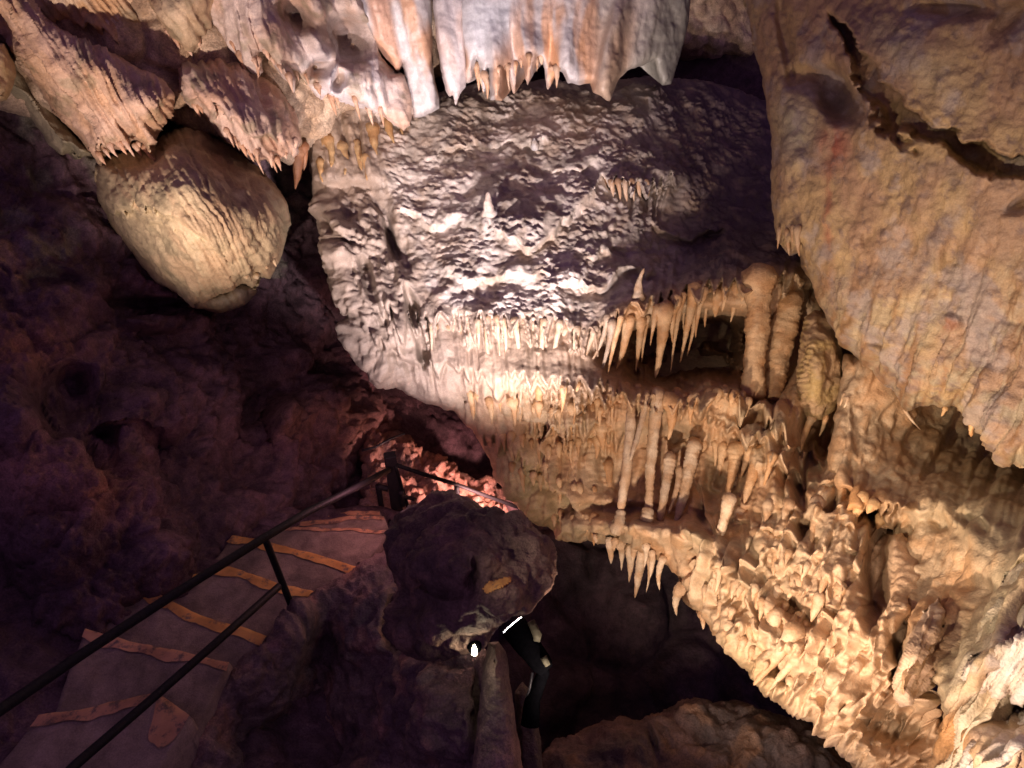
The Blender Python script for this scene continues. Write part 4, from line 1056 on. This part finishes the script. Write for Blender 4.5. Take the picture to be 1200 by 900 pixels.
# the hanging shield with its two tails
def shf(X, Y): return -.1 * blob(X, Y, 957, 430, 14, 60, 5, 3)
sh = sheet('hanging_shield', [(942, 372), (955, 364), (975, 372), (986, 392), (988, 430), (984, 462), (978, 480), (964, 492), (950, 494), (940, 486), (934, 470), (934, 430), (938, 400)],
      [(942, 375, 5.5), (985, 400, 5.45), (936, 470, 5.4), (980, 478, 5.4), (960, 430, 5.25)], step=1.4, R=18, T=.25, feats=shf,
      disp=lambda P, X, Y, N: .010 * np.sin(Y * .95 + 5 * fbm(P, 6, 3)) * sstep(962, 940, X) + .05 * fbm(P, 5, 4) + .012 * fbm(P, 20, 3), col=rockcol(OCHRE, OR_ * .85, 4.), mat=M_FLOW, jag=1.5, key='shield', back=.4)
tag(sh, 'ochre hanging shield with ridged left rim and two thin tails', 'flowstone')
def part_spike(parent, name, *a, **k):
    o = spike(*a, **k); o.name = name
    for p in ('label', 'category', 'group'):
        if p in o: del o[p]
    o.data.transform(Matrix.Translation(o.location - parent.location)); o.location = (0, 0, 0); o.parent = parent
part_spike(sh, 'tail', 951, 490, 935, 536, 9, 'shield', col=OR_ * 1.05, tipw=.5, ring=.08)
part_spike(sh, 'tail', 968, 488, 960, 512, 6, 'shield', col=OR_, tipw=.3)
G3 = 'soda straws beside the shield'
for (x, y, X, Y) in [(990, 462, 984, 476), (994, 466, 989, 478), (1060, 480, 1079, 504)]:
    spike(x, y, X, Y, 3.2, 'rslope', 'thin pale soda straw hanging by the edge of the right wall', G3, W_ * 1.2, .5)

# columns standing in the recess
G4 = 'columns in the recess of the block'
for (x, y, X, Y, w, tw, lb) in [(739, 478, 727, 598, 13, .9, 'leftmost ringed column in the recess of the block front'), (757, 470, 738, 540, 9, .5, 'thin slanting rib joining the leftmost ringed column'), (770, 470, 760, 605, 15, .8, 'straight ringed column second from left in the recess'),
                                (784, 545, 773, 612, 13, .75, 'shorter ringed column right of the straight one'), (796, 558, 783, 602, 8, .6, 'thin ringed column squeezed between two thicker ones'),
                                (812, 530, 790, 620, 20, .28, 'carrot shaped pale stalactite with a blunt white tip')]:
    t0 = 5.74
    spike(x + 1, y - 8, X, Y, w * .85, 'block', lb, G4, W_, tw, 'column' if tw > .4 else 'stalactite', 'column' if tw > .4 else 'stalactite', ring=.07, tipdepth=5.50 if tw > .4 else 5.52, depth=t0)
spike(855, 585, 838, 646, 12, 'block', 'slim pale column joining a cone shaped stalagmite at the lip', G4, W_ * 1.1, .55, 'column', 'column', ring=.06, tipdepth=5.05, depth=5.05)
spike(834, 668, 840, 640, 17, 'block', 'cone shaped stalagmite with stacked rings on the lip of the block', None, W_, .3, 'stalagmite', 'stalagmite', ring=.09, tipdepth=5.05, depth=5.0)
spike(724, 618, 728, 596, 16, 'block', 'stubby stalagmite pedestal under the leftmost ringed column', None, W_ * .8, .6, 'stalagmite', 'stalagmite', ring=.1, tipdepth=5.5, depth=5.45)
spike(757, 612, 760, 594, 17, 'block', 'stubby ringed pedestal under the straight ringed column', None, W_ * .9, .6, 'stalagmite', 'stalagmite', ring=.1, tipdepth=5.5, depth=5.45)
# shelf fringes
G5 = 'stalactites on the shelf above the recess'
for (x, y, X, Y, w) in [(785, 470, 783, 516, 16), (801, 466, 798, 492, 8), (812, 468, 809, 498, 9), (826, 520, 824, 554, 9), (838, 520, 838, 548, 7), (848, 522, 843, 558, 11), (862, 528, 850, 590, 16), (893, 528, 872, 590, 16), (880, 528, 868, 560, 9), (905, 535, 895, 570, 9),
                        (846, 462, 843, 480, 9), (860, 462, 856, 476, 8), (700, 470, 698, 492, 7), (690, 468, 688, 488, 6), (660, 455, 658, 484, 7), (676, 452, 672, 500, 7), (632, 455, 632, 506, 9), (712, 545, 712, 582, 11), (706, 500, 708, 530, 14), (640, 545, 640, 572, 9)]:
    spike(x, y, X, Y, w, 'block', 'tan stalactite in the crowd on the front of the block around the ringed columns', G5, OR_ * 1.08, .2, along=True)
for ln, n_, sd in (([(545, 462), (600, 474), (660, 482), (722, 478)], 15, 81), ([(575, 505), (640, 522), (705, 512)], 12, 82), ([(596, 548), (650, 566), (700, 574)], 9, 83), ([(640, 600), (680, 606), (704, 610)], 5, 84)):
    fringe(ln, n_, 16, 34, 8, 'block', 'tan stalactite in the crowd on the front of the block around the ringed columns', G5, VPB, OR_ * 1.05, sd, along=True)
G6 = 'stalactites hanging from the bottom lip into the dark pit'
for (x, y, X, Y, w, lb) in [(697, 628, 698, 637, 6, 0), (714, 634, 716, 661, 10, 0), (727, 638, 728, 669, 9, 0), (739, 645, 737, 683, 11, 0), (752, 650, 744, 701, 13, 1), (760, 655, 757, 695, 6, 0), (765, 648, 762, 678, 8, 0), (777, 655, 773, 692, 10, 0), (797, 690, 793, 722, 12, 2), (744, 640, 741, 658, 8, 0), (757, 640, 755, 665, 8, 0), (721, 634, 720, 646, 7, 0)]:
    lab = ['pale stalactite of the row hanging from the bottom lip over the dark pit', 'longest white stalactite of the row over the dark pit', 'single stalactite hanging lower right of the row over the dark pit'][lb]
    spike(x, y, X, Y, w, 'block', lab, G6, W_ * 1.12, .15, lift=.06)
G7 = 'drips on the lower right flank of the block'
LB7 = 'cream drip stalactite among many on the lower right flank of the block'
for (x, y, X, Y, w) in [(868, 600, 871, 650, 15), (886, 625, 878, 655, 12), (912, 640, 906, 675, 13), (958, 590, 950, 640, 14), (925, 590, 918, 612, 12), (900, 590, 896, 612, 12), (908, 720, 880, 795, 14), (930, 740, 883, 803, 17), (945, 760, 898, 815, 12), (870, 725, 866, 752, 8), (858, 715, 853, 738, 8),
                        (845, 705, 840, 725, 8), (880, 735, 878, 760, 8), (828, 690, 826, 714, 9), (935, 680, 922, 705, 13), (912, 690, 902, 712, 11), (960, 700, 950, 730, 12), (893, 705, 890, 728, 9), (940, 640, 930, 665, 10), (985, 690, 972, 715, 12), (822, 720, 824, 738, 9)]:
    spike(x, y, X, Y, w, 'block', LB7, G7, np.array([.50, .355, .22]), .18, lift=.02, along=True)
fringe([(830, 665), (880, 690), (930, 720), (980, 760)], 14, 14, 30, 9, 'block', LB7, G7, VPB, np.array([.50, .355, .22]), 5, along=True)
fringe([(850, 730), (890, 768), (930, 800)], 10, 12, 24, 8, 'block', LB7, G7, VPB, np.array([.50, .355, .22]), 6, along=True)
fringe([(880, 610), (930, 650), (985, 680)], 10, 14, 30, 10, 'block', LB7, G7, VPB, np.array([.49, .35, .22]), 7, along=True)
G8 = 'stubby stalactites at the edge of the right slope'
for (x, y, X, Y, w) in [(1012, 582, 998, 610, 13), (1034, 606, 1028, 620, 11), (1024, 590, 1016, 602, 12), (1140, 490, 1138, 512, 8), (1108, 478, 1103, 488, 5)]:
    spike(x, y, X, Y, w, 'rslope' if y > 550 else 'rwall', 'stubby amber stalactite along the broken edges of the right slope and wall', G8, np.array([.55, .34, .16]), .3)
G9 = 'small stalactites under the left edge of the wall'
for (x, y, X, Y, w) in [(914, 268, 911, 292, 5), (922, 270, 925, 300, 6), (935, 268, 937, 301, 8), (929, 266, 930, 290, 5)]:
    spike(x, y, X, Y, w, 'rwall', 'small tan stalactite under the left edge of the tan wall', G9, np.array([.38, .26, .16]), .25)
G10 = 'stalactites of the little apron on the block top'
for x in (708, 716, 724, 732, 740, 748, 757):
    spike(x, 212, x + 3, 212 + 26 - abs(x - 735) * .35, 7, 'block', 'small dim stalactite of the apron on the dark right part of the block top', G10, np.array([.36, .25, .17]), .2)
G11 = 'stalactites of the upper left formations'
for (x, y, X, Y, w, k) in [(302, 70, 303, 92, 7, 'l5'), (338, 88, 344, 110, 7, 'l5'), (316, 180, 319, 197, 7, 'l3'), (300, 178, 303, 192, 6, 'l3'), (118, 60, 126, 72, 6, 'l1'), (134, 62, 140, 74, 6, 'l1'), (345, 165, 343, 183, 7, 'l3'), (371, 200, 345, 210, 1, 'block')][:-1]:
    spike(x, y, X, Y, w, k, 'small pink cream stalactite at the hem of an upper left flowstone lobe', G11, PK, .15)
for (x, y, X, Y, w, k) in [(350, 176, 346, 222, 14, 'l3'), (356, 172, 356, 200, 10, 'l3')]:
    spike(x, y, X, Y, w, k, 'dark amber stalactite in the gap between curtain and yellow rock', 'dark stalactites in the gap', np.array([.26, .13, .07]), .15, depth=6.4)
for (x, y, X, Y, w) in [(385, 165, 388, 196, 12), (400, 172, 404, 205, 11), (418, 168, 424, 200, 12), (436, 150, 442, 182, 12), (452, 132, 462, 168, 12), (466, 126, 472, 160, 9), (376, 190, 378, 214, 10), (428, 185, 430, 212, 9)]:
    spike(x, y, X, Y, w, 'block', 'ochre brown drip on the yellow cheek at the upper left of the block', 'drips on the yellow cheek', np.array([.36, .23, .11]), .2, lift=.02, along=True)
fringe([(556, 72), (566, 92), (574, 84), (590, 78), (604, 76), (612, 66), (632, 66), (655, 84)], 13, 10, 34, 6, 'd3', 'thin orange white point in the hem of the wide banded drapery', 'points of the drapery hem', (660, 900), np.array([.48, .33, .23]), 91)
for key, line, n, lo, hi in [('l2', [(112, 182), (130, 170), (152, 166), (176, 176)], 8, 10, 22), ('l3', [(222, 118), (248, 138), (276, 164), (300, 182), (318, 186), (342, 176)], 12, 10, 24), ('l1', [(30, 16), (60, 26), (85, 34), (120, 60), (150, 58), (180, 72)], 11, 8, 18),
                             ('l4', [(190, 32), (206, 48), (220, 60), (236, 38)], 5, 8, 16), ('l5', [(268, 46), (292, 74), (312, 62), (332, 86), (352, 84), (378, 108), (420, 118), (450, 132)], 14, 12, 30), ('bulb', [(286, 326), (302, 322), (322, 306)], 4, 6, 12)]:
    fringe(line, n, lo, hi, 6, key, 'small pink cream stalactite at the hem of an upper left flowstone lobe', G11, VPT, PK if key != 'bulb' else np.array([.46, .36, .23]), 40 + n, along=True)
# stalagmites on the rough top
spike(573, 252, 572, 224, 14, 'block', 'white stalagmite stump standing mid way on the rough block top', None, np.array([.52, .49, .48]), .35, 'stalagmite', 'stalagmite')
spike(627, 172, 626, 161, 9, 'block', 'little white stalagmite near the draperies on the rough block top', None, np.array([.36, .34, .33]), .3, 'stalagmite', 'stalagmite')
spike(748, 350, 755, 314, 12, 'block', 'thin stalagmite at the front right corner of the rough block top', None, np.array([.34, .25, .17]), .2, 'stalagmite', 'stalagmite')

# ---------------------------------------------------------------- stairs
NOS = [  # left / middle / right of each painted edge, height, paint
    ([(45, 838), (110, 828), (185, 812), (222, 838)], -3.75, 'P'),
    ([(100, 737), (150, 750), (205, 762), (268, 775)], -3.91, 'P'),
    ([(167, 683), (200, 704), (240, 722), (312, 745)], -4.03, 'Y'),
    ([(226, 674), (268, 664), (310, 678), (368, 694)], -4.15, 'Y'),
    ([(272, 628), (310, 634), (360, 646), (417, 663)], -4.27, 'Y'),
    ([(340, 617), (380, 619), (420, 620), (458, 622)], -4.39, 'P'),
    ([(352, 612), (385, 608), (420, 603), (450, 604)], -4.47, 'P'),
    ([(364, 606), (390, 603), (420, 599), (445, 598)], -4.56, 'P')]
stairs = empty('staircase', at_z(300, 690, -4.2), 'worn concrete stairs with wavy yellow painted edges going down to the landing', 'staircase')
def edge_curve(pts, z, n=25):
    W = np.array([at_z(p[0], p[1], z) for p in pts])
    s = np.linspace(0, len(pts) - 1, n)
    return np.stack([np.interp(s, range(len(pts)), W[:, k]) for k in range(3)], 1)
def blob1(x, c, r): return np.exp(-((x - c) / r) ** 2)
prev = None
for k, (pts, z, pc) in enumerate(NOS):
    c = edge_curve(pts, z, 41)
    if prev is None:
        near = c + np.array([-.25, -1.3, 0])
    else:
        near = prev.copy(); near[:, 2] = z; near = near + (near - c) / np.linalg.norm(near - c, axis=1, keepdims=True) * .05
    m = 21
    V = []
    for j in range(m):
        f = j / (m - 1)
        V.append(near * (1 - f) + c * f)
    for dz in (-.05, -.2, -.5): V.append(c + np.array([0, .01 - dz * .06, dz]))
    V = np.concatenate(V); n = 41; M = m + 3
    wv = .022 * fbm(V.astype(np.float32), (3, 3, 0), 3) + .007 * fbm(V.astype(np.float32), (13, 13, 0), 2)
    V[:, 2] += wv - .008
    # skirt on left/right
    F = [(j * n + i, j * n + i + 1, (j + 1) * n + i + 1, (j + 1) * n + i) for j in range(M - 1) for i in range(n - 1)]
    base = len(V)
    rows = np.arange(M) * n
    for side in (0, n - 1):
        lo = V[rows + side].copy(); lo[:, 2] = z - .55
        st = len(V); V = np.concatenate([V, lo])
        for j in range(M - 1):
            q = (rows[j] + side, rows[j + 1] + side, st + j + 1, st + j)
            F.append(q if side == 0 else q[::-1])
    Cc = mixc(np.array([.25, .19, .145]), np.array([.36, .27, .205]), sstep(-.3, .3, fbm(V.astype(np.float32), 2.5, 4)))
    st_o = mesh_obj('step', V, F, M_STEP, stairs, Cc)
    # the painted edge, a wavy band just above the concrete
    rng = np.random.default_rng(k)
    n2_ = 60
    cc = edge_curve(pts, z, n2_)
    w1 = .075 + .04 * fbm(np.stack([np.arange(n2_) * .07, np.full(n2_, k * 3.), np.zeros(n2_)], 1), 1, 3)
    if k >= 5: w1 *= .7
    if k == 0: w1 = w1 * (1 + 2.2 * sstep(.70, .8, np.linspace(0, 1, n2_)) * np.sqrt(np.clip(1 - ((np.linspace(0, 1, n2_) - .86) / .14) ** 2, 0, 1)) - .9 * blob1(np.linspace(0, 1, n2_), .68, .03))
    dirn = (near - c).mean(0); dirn[2] = 0; dirn /= np.linalg.norm(dirn)
    SV = []; 
    for j, f in enumerate((-.35, 0, .35, .7, 1.)):
        p = cc + dirn * (np.clip(w1, .012, 1) * f)[:, None]
        if f < 0: p = cc - dirn * .008 + np.array([0, 0, -.05])
        else: p = p + np.array([0, 0, .0])
        SV.append(p)
    SV = np.concatenate(SV)
    hz = .022 * fbm(SV.astype(np.float32), (3, 3, 0), 3) + .007 * fbm(SV.astype(np.float32), (13, 13, 0), 2)
    SV[:, 2] += hz - .008 + .009
    SF = [(j * n2_ + i, j * n2_ + i + 1, (j + 1) * n2_ + i + 1, (j + 1) * n2_ + i) for j in range(4) for i in range(n2_ - 1)]
    po = mesh_obj('painted_edge', SV - np.array(stairs.location), SF, M_PAINT if pc == 'Y' else M_PAINTP, None)
    po.data.transform(Matrix.Translation(po.location)); po.location = (0, 0, 0); po.parent = st_o
    prev = c

# ---------------------------------------------------------------- handrail
rail = empty('handrail', at_z(345, 722, -4.25), 'thin black steel handrail with two bars beside the painted stairs', 'handrail')
def part(name, V, F, mat, parent, smooth=True):
    return mesh_obj(name, np.asarray(V), F, mat, parent, smooth=smooth)
A0 = at(310, 630, 4.56)
def line_pts(P0, P1, n=12): return np.array([P0 + (P1 - P0) * s for s in np.linspace(0, 1, n)])
top_pts = [at(-60, 872, 2.95), at(0, 832, 3.2), at(100, 764, 3.62), at(200, 699, 4.05), A0, at(360, 600, 5.05), at(420, 570, 5.75), at(455, 551, 6.35)]
V, F = tube(np.array(top_pts), .029, 12); part('top_rail', V, F, M_RAIL, rail)
mid = [at(30, 955, 3.05), at(90, 895, 3.35), at(170, 826, 3.75), at(250, 756, 4.2), at(327, 687, 4.72)]
V, F = tube(np.array(mid), .026, 12); part('mid_rail', V, F, M_RAIL, rail)
V, F = tube(line_pts(A0 + np.array([0, 0, .02]), at_z(347, 724, -4.26)), .024, 12); part('post', V, F, M_RAIL, rail)

lpost = empty('gate_post', at(467, 594, 6.5), 'square dark timber post at the landing where the handrails meet', 'post')
ax = (np.array([.96, .28, 0]), np.array([-.28, .96, 0]), np.array([0, 0, 1.]))
tp = at(456, 533, 6.42); bt = vert_tip(tp, 466, 597)
c = (tp + bt) / 2; h = np.linalg.norm(tp - bt) / 2
V, F = box_pts(c, ax, (.055, .05, h)); bevel_obj(part('post_shaft', V, F, M_WOOD, lpost, False))
def bar(x0, y0, t0, x1, y1, t1, r, parent, name, mat=M_RAIL):
    V, F = tube(line_pts(at(x0, y0, t0), at(x1, y1, t1), 8), r, 8); return part(name, V, F, mat, parent)
bar(463, 545, 6.45, 478, 594, 6.75, .018, lpost, 'brace')
gate = empty('stair_frame', at(445, 600, 6.6), 'small dark angle frame left of the timber post on the landing', 'frame')
bar(443, 569, 6.6, 448, 600, 6.8, .028, gate, 'upright', M_WOOD)
bar(443, 570, 6.6, 455, 573, 6.62, .028, gate, 'crossbar', M_WOOD)
gate2 = empty('stair_frame', at(480, 590, 6.7), 'short dark kick rail right of the timber post on the landing', 'frame')
bar(470, 576, 6.6, 472, 592, 6.75, .03, gate2, 'upright', M_WOOD)
bar(470, 581, 6.62, 486, 585, 6.75, .022, gate2, 'crossbar', M_WOOD)
r2 = empty('handrail', at(535, 590, 7.0), 'thin dark handrail running right from the timber post past the pink rubble', 'handrail')
V, F = tube(np.array([at(459, 543, 6.45), at(500, 557, 6.7), at(536, 568, 6.95), at(570, 581, 7.15), at(606, 594, 7.4), at(640, 606, 7.6)]), .021, 10); part('top_rail', V, F, M_RAIL, r2)
bar(535, 568, 6.95, 537, 600, 7.15, .03, r2, 'post')
V, F = tube(np.array([at(424, 528, 7.3), at(440, 524, 7.35), at(458, 514, 7.4), at(474, 508, 7.5)]), .014, 8)
o = mesh_obj('cable', V, F, M_CABLE); tag(o, 'thin dark cable lying across the pink rubble above the timber post', 'cable')

# far stair flight glimpsed under the block
fs = empty('staircase', at(635, 632, 8.0), 'far flight of pink lit stairs glimpsed under the lower edge of the block', 'staircase')
for k in range(6):
    x = 612 + k * 9; y = 612 + k * 5.4
    c = at(x + 6, y + 6, 7.5 + .05 * k)
    V, F = box_pts(c, (np.array([.94, .34, 0]), np.array([-.34, .94, 0]), np.array([0, 0, 1.])), (.06, .35, .05))
    bevel_obj(part('step', V, F, M_STEPL if 'M_STEPL' in globals() else globals().setdefault('M_STEPL', plain_mat('pale_step', (.5, .36, .3), .8, 0, .3, 20)), fs, False), .01)

# ---------------------------------------------------------------- lamps that are seen
fl = empty('floodlight', at(622, 770, 3.690), 'black cylinder floodlight tilted up against the boulder, its rim glowing white', 'floodlight')
p0 = at(641, 786, 3.661); p1 = at(601, 733, 3.759)
axd = (p1 - p0) / np.linalg.norm(p1 - p0)
cl = line_pts(p0, p1, 14)
pr = np.interp(np.linspace(0, 1, 14), [0, .08, .12, .45, .5, .9, 1], [.040, .052, .058, .064, .070, .074, .076])
V, F = tube(cl, pr, 24); part('housing', V, F, M_HOUSING, fl)
V, F = tube(np.array([p1 - axd * .01, p1 + axd * .004]), [.066, .064], 24); part('lens', V, F, M_LENS, fl)
V, F = tube(np.array([at(637, 774, 3.70), at(637, 788, 3.68), at(631, 803, 3.67), at(624, 820, 3.66), at(621, 850, 3.64)]), [.026, .034, .036, .042, .05], 12); part('mount', V, F, M_HOUSING, fl)
V, F = tube(np.array([at(622, 728, 3.681), at(630, 745, 3.661), at(629, 752, 3.651)]), [.022, .026, .018], 8); part('bracket', V, F, M_GREYMET, fl)
V, F = tube(np.array([at(637, 770, 3.622), at(642, 780, 3.612)]), [.02, .016], 8); part('cable_gland', V, F, M_GREYMET, fl)
V, F = tube(np.array([at(624, 788, 3.642), at(621, 806, 3.642), at(616, 820, 3.661), at(612, 834, 3.681)]), .007, 8)
o = mesh_obj('cable', V, F, M_CABLE); tag(o, 'glossy thin cable hanging below the tilted floodlight', 'cable')

sl = empty('spot_lamp', at(555, 766, 3.38), 'tiny glaring lamp fixed on the rock left of the smooth pillar', 'lamp')
pl = at(556, 758, 3.36)
V, F = tube(np.array([pl + np.array([0, .09, -.02]), pl + np.array([0, .03, -.01]), pl + np.array([0, -.005, 0])]), [.02, .034, .036], 16); part('housing', V, F, M_HOUSING, sl)
V, F = tube(np.array([pl + np.array([0, -.006, -.03]), pl + np.array([0, -.016, -.028]), pl + np.array([0, -.016, .0]), pl + np.array([0, -.012, .03])]), [.006, .014, .013, .004], 12); part('bulb', V, F, M_BULB, sl)

# ================================================================== LIGHT
def lamp(name, typ, loc, power, col, radius=.05, target=None, angle=100, blend=.5):
    l = bpy.data.lights.new(name, typ); l.energy = power; l.color = col
    l.shadow_soft_size = radius
    o = bpy.data.objects.new(name, l); COL.objects.link(o)
    o.location = Vector([float(v) for v in loc])
    if typ == 'SPOT':
        l.spot_size = math.radians(angle); l.spot_blend = blend
        d = Vector([float(v) for v in (np.asarray(target) - np.asarray(loc))])
        o.rotation_euler = d.to_track_quat('-Z', 'Y').to_euler()
    return o
#LIGHTS
lamp('flood_key', 'SPOT', p1 + axd * .06 + np.array([0.03, .02, .10]), 4300, (1, .86, .88), .12, at(540, 175, 6.6), 68, 1.)
lamp('flood_low', 'SPOT', at(670, 1010, 2.8), 480, (1, .765, .615), .05, at(900, 540, 5.0), 92, .8)
lamp('flood_corner', 'SPOT', at(980, 1100, 1.9), 130, (1, .77, .62), .05, at(1130, 600, 4.0), 100, .9)
lamp('fill_right', 'SPOT', at(-260, 820, 1.25), 480, (1, .82, .60), .05, at(1140, 480, 4.2), 58, 1.)  # added fill lamp at camera left, brightens right slope and wall
lamp('flood_left', 'SPOT', at(-60, 900, 2.3), 1250, (1, .79, .69), .05, at(340, 20, 5.5), 58, .8)
lamp('landing_lamp', 'SPOT', at(572, 602, 6.8), 150, (1, .50, .45), .06, at(530, 545, 8.2), 110, .5)
lamp('landing_fill', 'POINT', at(440, 560, 5.6), 6, (1, .40, .50), .06)  # added point lamp imitating the landing lamp's spill on the left wall
lamp('spot_lamp_light', 'POINT', pl + np.array([0, -.04, -.01]), .8, (1, .85, .6), .015)
w = bpy.data.worlds.new('World'); scene.world = w; w.use_nodes = True
bg = w.node_tree.nodes['Background']; bg.inputs[0].default_value = (.60, .33, .80, 1); bg.inputs[1].default_value = .175

cam = bpy.data.cameras.new('Camera'); co = bpy.data.objects.new('Camera', cam); COL.objects.link(co)
cam.sensor_fit = 'HORIZONTAL'; cam.sensor_width = 36; cam.lens = FPX / 1200 * 36
cam.clip_start = .05; cam.clip_end = 200
co.location = (0, 0, 0); co.rotation_euler = (math.pi / 2 - PITCH, 0, 0)
scene.camera = co
scene.view_settings.view_transform = 'Standard'; scene.view_settings.look = 'None'
scene.view_settings.exposure = 0; scene.view_settings.gamma = 1
scene.cycles.max_bounces = 6; scene.cycles.diffuse_bounces = 3
